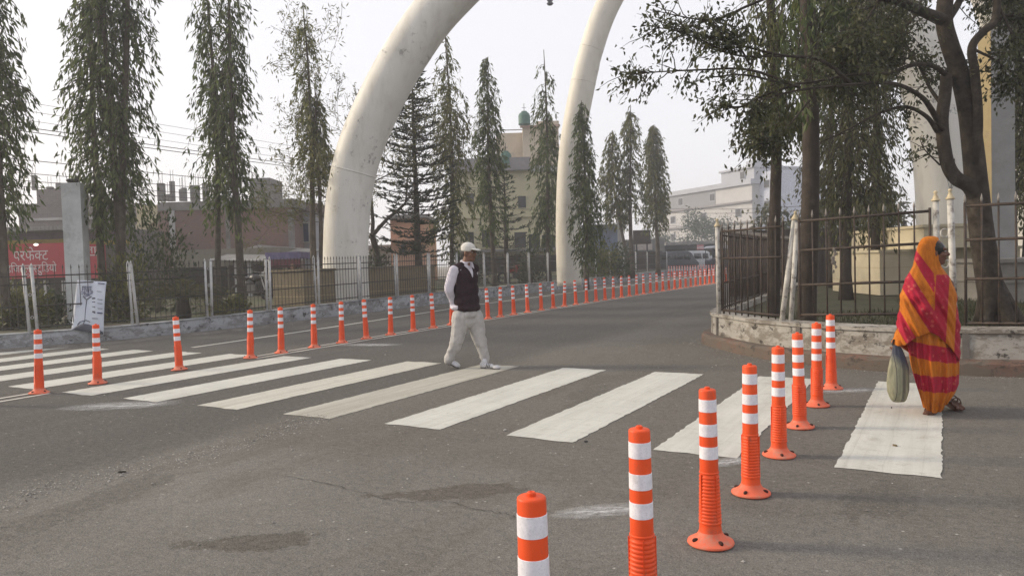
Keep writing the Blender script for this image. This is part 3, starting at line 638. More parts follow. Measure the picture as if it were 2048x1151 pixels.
ashoka('slim drooping mast tree with yellowing lower leaves just left of the near arch', atpx(632, 480, 23.0), 9.2, 4.0, .95, 230, .19, lf_ash2, seed=15, stems=((-.12, 0, 1), (.16, .02, .72)), tr=.115, sparse_top=.5, per=20)
ashoka('thin sparse mast tree between the dark conifer and the walking man', atpx(905, 480, 29.0), 10.2, 2.2, 1.05, 230, .22, lf_ash2, seed=21, sparse_top=.65, tr=.11)
ashoka('pointed mast tree standing above the walking man in front of the cream building', atpx(985, 480, 31.0), 9.6, 2.6, .95, 230, .22, lf_ash, seed=24, sparse_top=.3, tr=.12)
ashoka('tall thin mast tree with a dark clump near its tip, beside the far arch', atpx(1098, 480, 35.0), 10.9, 2.2, 1.1, 230, .24, lf_ash, seed=27, sparse_top=.75, tr=.13)
ashoka('leafy mast tree just in front of the left leg of the far arch', atpx(1172, 480, 29.6), 7.4, 1.5, .78, 260, .2, lf_ash, seed=31, sparse_top=.3, tr=.10)
ashoka('pale double-topped mast tree left of the far billboard', atpx(1262, 480, 44.0), 10.1, 3.6, 1.5, 330, .27, lf_ash2, seed=33, stems=((.1, 0, 1), (-.9, -.2, .86)), tr=.15, sparse_top=.2)
ashoka('single pale mast tree at the far end of the park, right of the double-topped one', atpx(1313, 480, 48.0), 9.6, 3.4, 1.25, 300, .28, lf_ash2, seed=36, tr=.15, sparse_top=.1)
# dark mast trees behind the corner plot
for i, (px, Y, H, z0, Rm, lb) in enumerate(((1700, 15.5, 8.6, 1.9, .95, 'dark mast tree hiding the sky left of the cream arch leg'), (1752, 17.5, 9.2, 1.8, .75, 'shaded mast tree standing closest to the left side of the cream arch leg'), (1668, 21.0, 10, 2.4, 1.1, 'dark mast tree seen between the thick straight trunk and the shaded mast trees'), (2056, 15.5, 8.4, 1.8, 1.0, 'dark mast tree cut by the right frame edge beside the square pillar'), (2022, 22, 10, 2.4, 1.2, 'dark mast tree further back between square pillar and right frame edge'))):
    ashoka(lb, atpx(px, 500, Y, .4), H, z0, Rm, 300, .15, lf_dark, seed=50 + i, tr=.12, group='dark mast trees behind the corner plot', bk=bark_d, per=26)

def grow(mb, p, d, L, r, depth, g, tips, spread=.6, up=.12, nseg=3, kids=(2, 3), shrink=.72):
    pts = [p]; rr = [r]
    for i in range(nseg):
        d = (d + Vector(g.normal(size=3)) * .13 + Vector((0, 0, up * .3))).normalized(); p = p + d * L / nseg; pts.append(p); rr.append(r * (1 - .4 * (i + 1) / nseg))
    rr = [max(q, .007) for q in rr]; mb.tube(pts, rr, 7 if r > .03 else 4 if r > .012 else 3, False)
    if depth == 0: tips.append((p, d, L)); return
    for j in range(g.integers(kids[0], kids[1] + 1)):
        nd = (d + Vector(g.normal(size=3)) * spread + Vector((0, 0, up))).normalized(); grow(mb, p, nd, L * shrink * g.uniform(.8, 1.15), rr[-1] * .72, depth - 1, g, tips, spread, up, nseg, kids, shrink)
    if depth <= 2: tips.append((pts[-2], d, L))
def broad(name, label, base, d0, L, r, depth, m, bk, seed, leaf, nl, scat, group=None, forks=None, spread=.6, up=.12, shape=.45, kids=(2, 3), sub=None, shrink=.72):
    g = np.random.default_rng(seed); r_ = root(name, base, label, 'tree', group); mb = MB(); tips = []
    grow(mb, base - Vector((0, 0, .1)), Vector(d0).normalized(), L, r, depth, g, tips, spread, up, 4, kids, shrink)
    part('trunk', mb, bk, r_, True); P = []; Dd = []
    for p, d, l in tips:
        n = max(1, int(nl * g.uniform(.4, 1.4))); P.append(np.array(p) + g.normal(size=(n, 3)) * scat + np.outer(g.uniform(-.5, .3, n), np.array(d)) * l); Dd.append(g.normal(size=(n, 3)) * .8 + np.array([0, 0, -.35]))
    P = np.concatenate(P); Dd = np.concatenate(Dd); Ln = leaf * g.uniform(.6, 1.3, len(P))
    leaf_object('crown', leaves_mesh(P, Dd, Ln, Ln * shape, g), m, r_, base); return r_
broad('feathery_tree', 'wispy pale-leaved tree spreading out on both sides behind the near arch', atpx(700, 480, 27.5), (-.05, 0, 1), 2.5, .15, 6, lf_pin, bark, 4, .17, 15, .13, up=.2, spread=.7, shape=.22, shrink=.76)
broad('leaning_tree', 'leaning dark-barked tree visible on the right of the near arch leg', atpx(772, 480, 25.5), (-.16, 0, 1), 2.3, .17, 6, lf_pin, bark_d, 9, .15, 7, .12, up=.25, spread=.6, shape=.22, shrink=.76)
def conifer(label, base, H, z0, Rm, seed, m, whorls=22, per=7, dens=26):
    g = np.random.default_rng(seed); r_ = root('conifer', base, label, 'tree'); mb = MB(); mb.tube([base + Vector((0, 0, H * i / 6 - (.1 if i == 0 else 0))) for i in range(7)], [.15 * (1 - i / 6.4) for i in range(7)], 9); P = []; Dd = []
    for w_ in range(whorls):
        t = w_ / (whorls - 1); z = z0 + (H - z0) * t ** .92; Rr = Rm * (1 - t) ** .8 + .12; a0 = g.uniform(0, 6.28)
        for j in range(per):
            a = a0 + 6.28 * j / per + g.normal() * .25; rr = Rr * g.uniform(.6, 1.12); o = np.array([math.cos(a), math.sin(a), 0.]); b = np.array([base.x, base.y, base.z + z + g.normal() * .08])
            pts = [b + o * rr * q + np.array([0, 0, rr * (-.16 * q + .34 * q * q)]) for q in (0, .35, .7, 1)]
            mb.tube([Vector(p) for p in pts], [.022, .016, .010, .005], 3, False); n = int(dens * (.35 + rr / Rm)); q = g.random(n) ** .75
            pp = b + o * (rr * q)[:, None] + np.array([0, 0, 1]) * (rr * (-.16 * q + .34 * q * q))[:, None]; side = np.array([-o[1], o[0], 0])
            pp = pp + side * (g.normal(size=n) * .16 * (1.15 - q))[:, None] * (rr / Rm + .4); P.append(pp); Dd.append(o * .7 + side * g.normal(size=(n, 1)) * .8 + np.array([0, 0, .35]) + g.normal(size=(n, 3)) * .25)
    part('trunk', mb, bark_d, r_, True); P = np.concatenate(P); Dd = np.concatenate(Dd); Ln = g.uniform(.10, .24, len(P)); leaf_object('crown', leaves_mesh(P, Dd, Ln, Ln * .3, g), m, r_, base)
conifer('dark layered conifer standing just right of the near arch', atpx(835, 480, 26.5), 8.6, 1.45, 1.75, 5, lf_con, 23, 8, 40)
conifer('small layered conifer with gaps in front of the cream building', atpx(1012, 480, 35), 5.4, 1.3, 1.5, 8, leafmat('grey_green_needles', (.016, .026, .014), (.06, .075, .035), .15), 12, 6, 22)

# two straight trunks and the big branching tree on the corner plot
def px_branch(mb, pts, r0, r1, seg=9, n=5):
    P = catmull([D(x, y, Y) for x, y, Y in pts], n); m = len(P); rr = [r0 + (r1 - r0) * (i / (m - 1)) ** .8 for i in range(m)]
    mb.tube(P, rr, seg); return P
def twigs(mb, path, g, n, L, P, Dd, leafn, droop=.2, rad=.0075, start=.3, sc_=.05):
    m = len(path)
    for _ in range(n):
        i = int(g.uniform(start, 1) * (m - 2)); p = path[i].lerp(path[i + 1], g.random()); t = (path[i + 1] - path[i]).normalized()
        d = (t * .6 + Vector(g.normal(size=3)) * .7).normalized(); l = L * g.uniform(.5, 1.3); pts = [p]
        for s_ in range(4): d = (d + Vector(g.normal(size=3)) * .22 + Vector((0, 0, -droop * .3))).normalized(); pts.append(pts[-1] + d * l / 4)
        mb.tube(pts, [rad, rad * .8, rad * .6, rad * .4, rad * .25], 3, False)
        k_ = int(leafn * 1.5 * g.uniform(.3, 1.5)); q = g.uniform(.8, 4, k_); ii = np.minimum(q.astype(int), 3); pa = np.array([tuple(x) for x in pts]); P.append(pa[ii] + (pa[ii + 1] - pa[ii]) * (q - ii)[:, None] + g.normal(size=(k_, 3)) * sc_)
        Dd.append(np.array(d) * .5 + g.normal(size=(k_, 3)) * .6 + np.array([0, 0, -.7]))
def px_tree(name, label, base, trunk, branches, m, bk, seed, leaf, shape=.42, extra=None, flare=None):
    g = np.random.default_rng(seed); r_ = root(name, base, label, 'tree'); mb = MB(); tw = MB(); P = []; Dd = []
    for pts, r0, r1 in trunk: px_branch(mb, pts, r0, r1, 14, 6)
    if flare: flare(mb)
    for pts, r0, r1, n, L, ln in branches:
        pa = px_branch(mb, pts, r0, r1, 7); twigs(mb, pa, g, n, L, P, Dd, ln)
    if extra: extra(mb, g, P, Dd)
    o = part('trunk', mb, bk, r_, True); P = np.concatenate(P); Dd = np.concatenate(Dd); Ln = leaf * g.uniform(.6, 1.3, len(P))
    leaf_object('crown', leaves_mesh(P, Dd, Ln, Ln * shape, g), m, r_, base); return r_
Yf = 9.6
def fl(mb):
    b = D(1990, 600, Yf)
    for a, l in ((-2.6, .26), (-1.5, .30), (-.7, .30), (.1, .34), (1.2, .2), (2.4, .2)):
        o = Vector((math.cos(a), math.sin(a), 0)); mb.tube([Vector((b.x - .06, b.y, 1.05)), Vector((b.x, b.y, .72)) + o * .10, Vector((b.x, b.y, .5)) + o * l * .75, Vector((b.x, b.y, .32)) + o * l * 1.25], [.10, .10, .085, .04], 8)
bigb = mat('smooth_grey_bark', (.034, .027, .021), .95, .5, 12, (.075, .062, .048), .42, 5, 1.0, 22)
px_tree('spreading_tree', 'big crooked tree with long bare limbs reaching left, on the corner plot', Vector((D(1990, 620, Yf).x, Yf, .4)),
    [([(1992, 642, Yf), (1978, 560, Yf), (1964, 470, Yf), (1954, 380, Yf), (1946, 300, Yf + .02), (1936, 220, Yf + .05), (1920, 150, Yf + .05), (1898, 85, Yf), (1888, 35, Yf), (1895, -40, Yf), (1900, -140, Yf)], .165, .085),
     ([(1952, 400, Yf), (1938, 372, Yf - .06), (1912, 356, Yf - .1), (1896, 330, Yf - .12), (1888, 290, Yf - .1), (1884, 240, Yf - .05), (1890, 190, Yf), (1893, 150, Yf + .02)], .095, .07),
     ([(1950, 330, Yf - .05), (1956, 240, Yf - .12), (1950, 150, Yf - .14), (1944, 95, Yf - .16), (1968, 62, Yf - .2), (1990, 40, Yf - .2), (1996, -30, Yf - .2), (2010, -120, Yf - .2)], .062, .04)],
    [([(1890, 42, Yf), (1850, 25, Yf - .3), (1800, 5, Yf - .6), (1740, -10, Yf - .9), (1640, -30, Yf - 1.2)], .085, .02, 22, .6, 24),
     ([(1886, 262, Yf - .1), (1860, 215, Yf - .3), (1838, 190, Yf - .5), (1790, 168, Yf - .8), (1720, 168, Yf - 1.1), (1600, 180, Yf - 1.5), (1520, 200, Yf - 1.7)], .042, .008, 10, .5, 12),
     ([(1874, 262, Yf - .1), (1852, 232, Yf - .3), (1812, 214, Yf - .5), (1760, 226, Yf - .7), (1690, 262, Yf - .8), (1640, 285, Yf - .8)], .034, .006, 8, .5, 10),
     ([(1893, 150, Yf), (1866, 132, Yf - .3), (1826, 130, Yf - .6), (1776, 146, Yf - .8), (1700, 150, Yf - 1), (1590, 168, Yf - 1.3), (1490, 150, Yf - 1.5), (1420, 155, Yf - 1.6)], .036, .007, 12, .55, 12),
     ([(1888, 215, Yf), (1862, 180, Yf + .2), (1842, 140, Yf + .3), (1815, 95, Yf + .4), (1780, 60, Yf + .5)], .03, .008, 18, .5, 20),
     ([(1930, 190, Yf), (1905, 150, Yf + .3), (1884, 140, Yf + .3)], .03, .01, 8, .4, 14),
     ([(1894, 40, Yf), (1920, 0, Yf + .2), (1940, -60, Yf + .3)], .06, .03, 14, .7, 26),
     ([(1700, 165, Yf - 1.1), (1640, 120, Yf - 1.3), (1560, 110, Yf - 1.5), (1440, 80, Yf - 1.6), (1330, 50, Yf - 1.7)], .026, .005, 16, .5, 10),
     ([(1600, 175, Yf - 1.5), (1500, 140, Yf - 1.7), (1400, 140, Yf - 1.8), (1300, 145, Yf - 1.9), (1258, 150, Yf - 1.9)], .018, .003, 26, .42, 12),
     ([(1560, 112, Yf - 1.5), (1470, 110, Yf - 1.6), (1380, 70, Yf - 1.7), (1290, 50, Yf - 1.8)], .016, .003, 22, .42, 12),
     ([(1590, 170, Yf - 1.4), (1530, 190, Yf - 1.5), (1480, 215, Yf - 1.5), (1440, 210, Yf - 1.5)], .016, .003, 30, .42, 14),
     ([(1620, 200, Yf - 1), (1560, 270, Yf - 1.1), (1510, 300, Yf - 1.2)], .014, .003, 34, .36, 15),
     ([(1500, 130, Yf - 1.6), (1470, 80, Yf - 1.6), (1440, 60, Yf - 1.6)], .014, .003, 30, .36, 15),
     ([(1985, 45, Yf - .2), (2020, 30, Yf - .1), (2060, 50, Yf)], .03, .008, 24, .5, 24),
     ([(1990, 0, Yf - .2), (2020, 60, Yf - .2), (2045, 140, Yf - .1), (2052, 220, Yf)], .02, .005, 46, .5, 22), ([(1960, -20, Yf), (2000, -30, Yf + .2), (2050, 0, Yf + .4)], .02, .006, 34, .6, 24), ([(1905, -20, Yf), (1860, -40, Yf + .4), (1800, 20, Yf + .6), (1770, 60, Yf + .7)], .02, .006, 40, .55, 22), ([(1950, 100, Yf - .15), (1990, 120, Yf - .2), (2030, 150, Yf - .2)], .02, .006, 14, .4, 18),
     ([(1880, 330, Yf - .1), (1850, 300, Yf - .1), (1840, 280, Yf)], .012, .004, 10, .3, 12),
     ([(1640, -10, Yf - 1.2), (1580, -20, Yf - 1.3), (1500, 10, Yf - 1.5), (1420, 40, Yf - 1.6), (1300, 20, Yf - 1.8)], .03, .004, 26, .5, 8),
     ([(1760, 0, Yf - .8), (1720, 60, Yf - .8), (1690, 120, Yf - .7), (1680, 190, Yf - .6)], .02, .004, 70, .55, 26),
     ([(1840, 20, Yf - .3), (1790, 80, Yf - .2), (1760, 110, Yf - .2)], .02, .004, 50, .5, 24)],
    lf_fig, bigb, 17, .066, .45, None, fl)
def hang(x0, x1, y0, y1, Y, n, L):
    def f(mb, g, P, Dd):
        for _ in range(n):
            p = D(g.uniform(x0, x1), g.uniform(y0, y1), Y + g.normal() * .35); l = L * g.uniform(.5, 1.3); a = g.uniform(0, 6.28); o = Vector((math.cos(a), math.sin(a), 0)) * .15
            pts = [p, p + o + Vector((0, 0, -.3 * l)), p + o * 1.3 + Vector((0, 0, -l))]; mb.tube(pts, [.007, .005, .003], 3, False); k_ = 20; q = g.random(k_); P.append(np.array(p)[None] + np.outer(q, np.array(pts[2] - p)) + g.normal(size=(k_, 3)) * .04); Dd.append(g.normal(size=(k_, 3)) * .3 + np.array([0, 0, -1]))
    return f
px_tree('straight_tree', 'slim straight tree left of the pair on the corner plot, yellow-green leaves hanging', Vector((D(1552, 620, 12).x, 12, .4)),
    [([(1546, 650, 12), (1548, 540, 12), (1550, 420, 12), (1553, 300, 12), (1552, 180, 12), (1546, 80, 12), (1540, -20, 12), (1538, -120, 12)], .105, .06), ([(1551, 130, 12), (1568, 108, 11.9), (1590, 98, 11.8), (1612, 60, 11.8), (1625, 0, 11.8)], .04, .03)],
    [([(1548, 120, 12), (1530, 60, 12), (1520, 10, 12)], .03, .01, 8, .5, 14), ([(1553, 250, 12), (1575, 235, 12.2), (1600, 250, 12.3)], .016, .005, 16, .4, 16), ([(1552, 230, 12), (1530, 250, 11.8), (1516, 290, 11.7)], .016, .005, 20, .4, 18)],
    lf_ash2, bark_d, 61, .16, .26, hang(1490, 1600, -60, 240, 12, 70, .8))
px_tree('straight_tree', 'thicker straight tree right of the pair on the corner plot, bark split below its leaves', Vector((D(1620, 620, 10.6).x, 10.6, .4)),
    [([(1613, 655, 10.6), (1616, 540, 10.6), (1620, 420, 10.6), (1622, 300, 10.6), (1620, 150, 10.6), (1616, 40, 10.6), (1612, -80, 10.6)], .135, .10)],
    [([(1620, 140, 10.6), (1640, 90, 10.6), (1650, 20, 10.6)], .03, .01, 8, .5, 14)],
    lf_ash, bark_d, 62, .16, .26, hang(1570, 1690, -80, 130, 10.8, 60, .8))
# shrubs and low plants
def shrub(name, label, c, rx, rz_, n, leaf, m, seed, shape=.4, group=None, cat='shrub'):
    g = np.random.default_rng(seed); r_ = root(name, c, label, cat, group); mb = MB(); P = []; Dd = []
    for _ in range(max(8, n // 45)):
        a = g.uniform(0, 6.28); e = g.uniform(.1, 1.4); l = g.uniform(.5, 1); d = Vector((math.cos(a) * math.cos(e) * rx, math.sin(a) * math.cos(e) * rx, math.sin(e) * rz_)) * l
        mb.tube([c, c + d * .5 + Vector((0, 0, .04)), c + d], [.012, .008, .003], 4, False); k_ = 45; P.append(np.array(c + d)[None] + g.normal(size=(k_, 3)) * np.array([rx, rx, rz_]) * .2); Dd.append(np.array(d)[None] + g.normal(size=(k_, 3)) * rx * .7)
    part('stem', mb, bark, r_); P = np.concatenate(P); P[:, 2] = np.maximum(P[:, 2], c.z + .03); Dd = np.concatenate(Dd); Ln = leaf * g.uniform(.6, 1.3, len(P)); leaf_object('foliage', leaves_mesh(P, Dd, Ln, Ln * shape, g), m, r_, c)
lf_y = leafmat('yellow_green_leaves', (.05, .06, .018), (.19, .19, .06), .35); lf_b = leafmat('bush_leaves', (.02, .032, .014), (.07, .09, .035), .25)
for i, (px, Y, rx, rz_, n, lf, lb) in enumerate(((30, 16.2, .6, .8, 1500, lf_y, 'yellow-green bush behind the railing at the left frame edge'), (100, 17.0, .5, .65, 900, lf_b, 'low bush below the red signboard, left of the poster'), (246, 17.2, .5, 1.5, 1100, lf_y, 'tall leafy shrub just right of the broad mast tree trunks'), (455, 18.6, .45, .45, 600, lf_y, 'small yellowish plant behind the railing near the twin trunks'), (1065, 34.2, .8, 1.3, 900, lf_b, 'dark shrub behind the railing left of the far arch'), (1190, 40, 1.3, 1.7, 1500, lf_y, 'creeper-covered shrub right of the far arch'), (1228, 42, 1.3, 1.6, 1500, lf_b, 'dark shrub below the concrete pole'), (742, 25, .7, 1.6, 1100, lf_b, 'shaded shrub between the near arch leg and the leaning tree'), (945, 36, .9, 1.7, 900, lf_b, 'dark shrub behind the walking man'))):
    shrub('shrub', lb, Vector((D(px, 560, Y).x, Y, .3)), rx, rz_, n, .13 if Y < 30 else .2, lf, 70 + i)
shrub('shrub', 'tall loose dark shrub beside the cycad in front of the brick building', Vector((D(312, 560, 20.5).x, 20.5, .3)), .95, 2.3, 1500, .15, lf_b, 88)
# cycad with a dark rosette of fronds
c = Vector((D(366, 600, 17.6).x, 17.6, .3)); g = np.random.default_rng(8); r_ = root('cycad', c, 'dark cycad with arching fronds and a brown heart behind the railing', 'plant'); mb = MB(); P = []; Dd = []
mb.tube([c, c + Vector((0, 0, .5))], [.17, .13], 10); part('trunk', mb, bark_d, r_, True); mb = MB()
for j in range(46):
    a = g.uniform(0, 6.28); e = g.uniform(.25, 1.25); o = Vector((math.cos(a), math.sin(a), 0)); pts = [c + Vector((0, 0, .5)) + o * 1.15 * q * math.cos(e * .6) + Vector((0, 0, (1.2 * math.sin(e)) * q - .75 * q * q)) for q in (0, .25, .5, .75, 1)]; mb.tube(pts, [.012, .01, .008, .006, .003], 3, False)
    for q in np.linspace(.15, 1, 26):
        i = min(3, int(q * 4)); p = pts[i].lerp(pts[i + 1], q * 4 - i); t = (pts[i + 1] - pts[i]).normalized(); s_ = t.cross(Vector((0, 0, 1))).normalized()
        for sg in (-1, 1): P.append(tuple(p)); Dd.append(tuple(s_ * sg + t * .5 + Vector((0, 0, -.1))))
part('frond_rib', mb, bark, r_); leaf_object('fronds', leaves_mesh(np.array(P), np.array(Dd), .16, .016, g), lf_dark, r_, c)
# ------------------------------------------------------------------ buildings across the side street and far down the road
conc = mat('raw_concrete', (.19, .185, .18), .9, .2, 2, (.12, .115, .11), .42, 1.5); conc_l = mat('pale_concrete', (.36, .36, .36), .85, .12, 2, (.22, .22, .215), .40, 1.5)
def brickmat(name, a, b, mortar, sc_=4.5):
    k = NT(name); co = k.pos(); X = k.xyz(co); cb = k.n('CombineXYZ'); k.set(cb.inputs[0], k.math('ADD', X[0], X[1])); k.set(cb.inputs[1], X[2])
    br = k.n('TexBrick'); k.set(br.inputs[0], cb.outputs[0]); br.inputs['Scale'].default_value = sc_
    for i, c in ((1, a), (2, b), (3, mortar)): br.inputs[i].default_value = (*c, 1)
    br.inputs['Mortar Size'].default_value = .02; c = k.mix(k.ramp(k.noise(co, .8, 7, .7), .4, .7, 0, .6), br.outputs[0], (.13, .11, .105)); return k.base(c, .95)
brick = brickmat('dull_brick', (.20, .105, .085), (.15, .085, .075), (.20, .18, .17)); dimb = brickmat('grey_block', (.17, .15, .155), (.14, .125, .13), (.2, .19, .19), 2.5)
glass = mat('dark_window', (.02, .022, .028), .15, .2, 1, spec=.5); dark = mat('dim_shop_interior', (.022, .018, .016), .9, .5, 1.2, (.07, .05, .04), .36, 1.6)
def tinmat(name, a):
    k = NT(name); X = k.xyz(k.pos()); q = k.math('SINE', k.math('MULTIPLY', X[0], 40.)); c = k.mix(k.ramp(k.noise(k.pos((1, .3, 1)), 1.5, 7, .7), .4, .65), a, tuple(x * .62 for x in a)); k.bump(q, .5, .03); return k.base(c, .6)
tin = tinmat('grey_tin', (.27, .265, .255))
def F(px0, px1, py0, py1, Y):                               # a frontal rectangle at distance Y: x0, x1, z0, z1
    a, b = D(px0, (py0 + py1) / 2, Y), D(px1, (py0 + py1) / 2, Y); xm = (px0 + px1) / 2; return a.x, b.x, D(xm, py1, Y).z, D(xm, py0, Y).z
def fbox(px0, px1, py0, py1, Y, dep, z0=None):
    x0, x1, za, zb = F(px0, px1, py0, py1, Y); za = za if z0 is None else z0; return (x0, Y, za), (x1, Y + dep, zb)
def building(name, label, cat, px0, px1, py0, Y, dep, m, z0=.0, group=None):
    a, b = fbox(px0, px1, py0, 560, Y, dep, z0); r_ = root(name, ((a[0] + b[0]) / 2, Y, z0), label, cat, group); mb = MB(); mb.bx(a, b); part('wall', mb, m, r_); return r_
def inset(r_, name, px0, px1, py0, py1, Y, m, out=.03, dep=.06, fr=None, sub='pane'):
    x0, x1, za, zb = F(px0, px1, py0, py1, Y); mb = MB()
    if fr:
        t = .07
        mb.bx((x0, Y - dep, zb - t), (x1, Y + .01, zb)); mb.bx((x0, Y - dep, za), (x1, Y + .01, za + t)); mb.bx((x0, Y - dep, za + t), (x0 + t, Y + .01, zb - t)); mb.bx((x1 - t, Y - dep, za + t), (x1, Y + .01, zb - t))
        o = part(name, mb, fr, r_); mb = MB(); mb.bx((x0 + t, Y - .02, za + t), (x1 - t, Y + .01, zb - t)); part(sub, mb, m, o); return o
    mb.bx((x0, Y - out, za), (x1, Y + .01, zb)); return part(name, mb, m, r_)
def slab(r_, name, px0, px1, py0, py1, Y, m, y0=-.1, y1=.3):
    x0, x1, za, zb = F(px0, px1, py0, py1, Y); mb = MB(); mb.bx((x0, Y + y0, za), (x1, Y + y1, zb)); return part(name, mb, m, r_)
def stubs(r_, lst, Y, m=conc):
    for px, py0, py1, wpx, dy in lst:
        x0, x1, za, zb = F(px - wpx / 2, px + wpx / 2, py0, py1, Y + dy); mb = MB(); mb.bx((x0, Y + dy, za), (x1, Y + dy + (x1 - x0), zb)); o = part('roof_column', mb, m, r_)
        mb = MB(); xm = (x0 + x1) / 2
        for q in (-.3, .3): mb.tube([(xm + q * (x1 - x0), Y + dy + .1, zb - .02), (xm + q * (x1 - x0) + .03 * q, Y + dy + .1, zb + .55)], .012, 3)
        part('rebar', mb, iron, o)
# 1 shop with the red signboards
sh = building('shop', 'long low shop with a red signboard and dark open front at far left', 'shop', -120, 262, 462, 31.0, 6, dimb)
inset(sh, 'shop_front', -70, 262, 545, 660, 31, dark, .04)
slab(sh, 'yellow_fascia', -60, 165, 480, 488, 30.9, mat('mustard_paint', (.30, .21, .035), .7), -.12, .05); slab(sh, 'yellow_fascia', 172, 258, 481, 489, 30.9, mat('mustard_paint', (.30, .21, .035), .7), -.12, .05)
slab(sh, 'eave', -90, 262, 455, 463, 31, tin, -.9, .4); slab(sh, 'purple_band', -60, 255, 466, 478, 31, mat('purple_paint', (.13, .09, .12), .8), -.05, .02)
for px in (20, 92, 128, 232): slab(sh, 'shop_post', px, px + 6, 560, 655, 30.7, conc_l, -.1, .1)
signm = mat('crimson_sign', (.36, .026, .042), .45, .15, 1.5); ltr = mat('white_lettering', (.52, .49, .49), .6, .05)
def sign(label, px0, px1, py0, py1, Y):
    x0, x1, za, zb = F(px0, px1, py0, py1, Y); r_ = root('signboard', ((x0 + x1) / 2, Y, za), label, 'sign'); mb = MB(); mb.bx((x0, Y - .06, za), (x1, Y, zb)); part('board', mb, signm, r_); return r_
def text(r_, body, px, py, hpx, Y, m, name='lettering', wpx=None, cut=None, rot=0.0, thick=.012):
    f = bpy.data.curves.new('t', 'FONT'); f.body = body; f.align_x = 'CENTER'; f.extrude = thick / 2; o = bpy.data.objects.new('t', f); C.objects.link(o)
    me = bpy.data.meshes.new_from_object(o.evaluated_get(bpy.context.evaluated_depsgraph_get())); bpy.data.objects.remove(o)
    v = np.empty(len(me.vertices) * 3, np.float32); me.vertices.foreach_get('co', v); v = v.reshape(-1, 3); s_ = hpx * Y / FPX
    w_ = np.ptp(v[:, 0]); sx = (wpx * Y / FPX / w_) if wpx else s_; c = D(px, py, Y); x = (v[:, 0] - (v[:, 0].max() + v[:, 0].min()) / 2) * sx; z = (v[:, 1] - (v[:, 1].max() + v[:, 1].min()) / 2) * s_
    ca, sa = math.cos(rot), math.sin(rot); tb = top_of(r_).location
    w2 = np.stack([x * ca - z * sa + c.x - tb.x, v[:, 2] + Y - tb.y, x * sa + z * ca + c.z - tb.z], 1); me.vertices.foreach_set('co', w2.astype(np.float32).ravel()); me.materials.clear(); me.update(); return put(name, me, m, r_)
def deva(r_, glyphs, px, py, hpx, Y, m, wpx):
    """visual-order clusters; '|x' keeps only the left x share of the glyph, which makes the half letters"""
    vs = []; fs = []; X = 0.
    for gph in glyphs:
        if gph == ' ': X += .3; continue
        body, _, keep = gph.partition('|'); f = bpy.data.curves.new('t', 'FONT'); f.body = body; o = bpy.data.objects.new('t', f); C.objects.link(o)
        me = bpy.data.meshes.new_from_object(o.evaluated_get(bpy.context.evaluated_depsgraph_get())); bpy.data.objects.remove(o); bm = bmesh.new(); bm.from_mesh(me); x0 = min(v.co.x for v in bm.verts); x1 = max(v.co.x for v in bm.verts)
        if keep:
            x1 = x0 + (x1 - x0) * float(keep); bmesh.ops.bisect_plane(bm, geom=bm.verts[:] + bm.edges[:] + bm.faces[:], plane_co=(x1, 0, 0), plane_no=(1, 0, 0), clear_outer=True)
        n = len(vs); bm.verts.index_update(); vs += [(v.co.x - x0 + X, v.co.y) for v in bm.verts]; fs += [tuple(v.index + n for v in fc.verts) for fc in bm.faces]; X += (x1 - x0) - .012; bm.free(); bpy.data.meshes.remove(me)
    a = np.array(vs); y0, y1 = a[:, 1].min(), a[:, 1].max(); s_ = Y / FPX; c = D(px, py, Y); tb = top_of(r_).location
    v3 = [(c.x - tb.x + (x - X / 2) / X * wpx * s_, Y - tb.y, c.z - tb.z + ((y - y0) / (y1 - y0) - .5) * hpx * s_) for x, y in vs]
    me = bpy.data.meshes.new('lettering'); me.from_pydata(v3, [], fs); return put('lettering', me, m, r_)
s1 = sign('crimson shop signboard with two lines of white Devanagari lettering', -6, 138, 487, 556, 30.4)
deva(s1, ['परफे', 'क|.80', 'ट'], 61, 507, 27, 30.33, ltr, 70); deva(s1, ['िड', 'िज', 'टल', ' ', 'स|.66', 'टु', 'िड', 'यो'], 60, 537, 27, 30.33, ltr, 106)
s2 = sign('narrow crimson signboard mostly hidden by the concrete column and tree trunks', 168, 212, 488, 556, 30.4)
deva(s2, ['ता'], 183, 500, 13, 30.33, ltr, 20); mb = MB(); x0, x1, za, zb = F(172, 198, 509, 511, 30.33); mb.bx((x0, 30.32, za), (x1, 30.335, zb)); part('underline', mb, ltr, s2)
lp = D(72, 489, 30.0); r_ = root('sign_lamp', lp, 'small lit lamp on the top edge of the crimson signboard', 'lamp'); k = NT('lit_lamp'); k.b.inputs['Emission Color'].default_value = (1, .95, .85, 1); k.b.inputs['Emission Strength'].default_value = 1.6; lit = k.base((.8, .78, .7), .5)
mb = MB(); mb.ell(lp, (.085, .085, .05)); part('bulb', mb, lit, r_, True); mb = MB(); mb.tube([lp + Vector((0, .05, .03)), lp + Vector((0, .4, .1))], .015, 6); part('bracket', mb, iron, r_)
# 2 block building with unfinished columns behind the shop
b_ = building('unfinished_building', 'grey block building with bare columns and rebar behind the red signboard', 'building', 40, 250, 405, 40, 9, dimb)
slab(b_, 'block_parapet', 74, 128, 378, 410, 40, dimb, -.02, .5); slab(b_, 'block_parapet', 130, 200, 393, 410, 40, dimb, -.02, .5); stubs(b_, [(67, 350, 380, 8, 1), (98, 373, 400, 10, 0), (116, 365, 400, 9, 2), (258, 360, 410, 8, 1), (205, 372, 410, 8, 1), (240, 382, 410, 9, 3)], 40)
slab(b_, 'floor_band', 60, 250, 434, 439, 40, conc_l, -.1, .05)
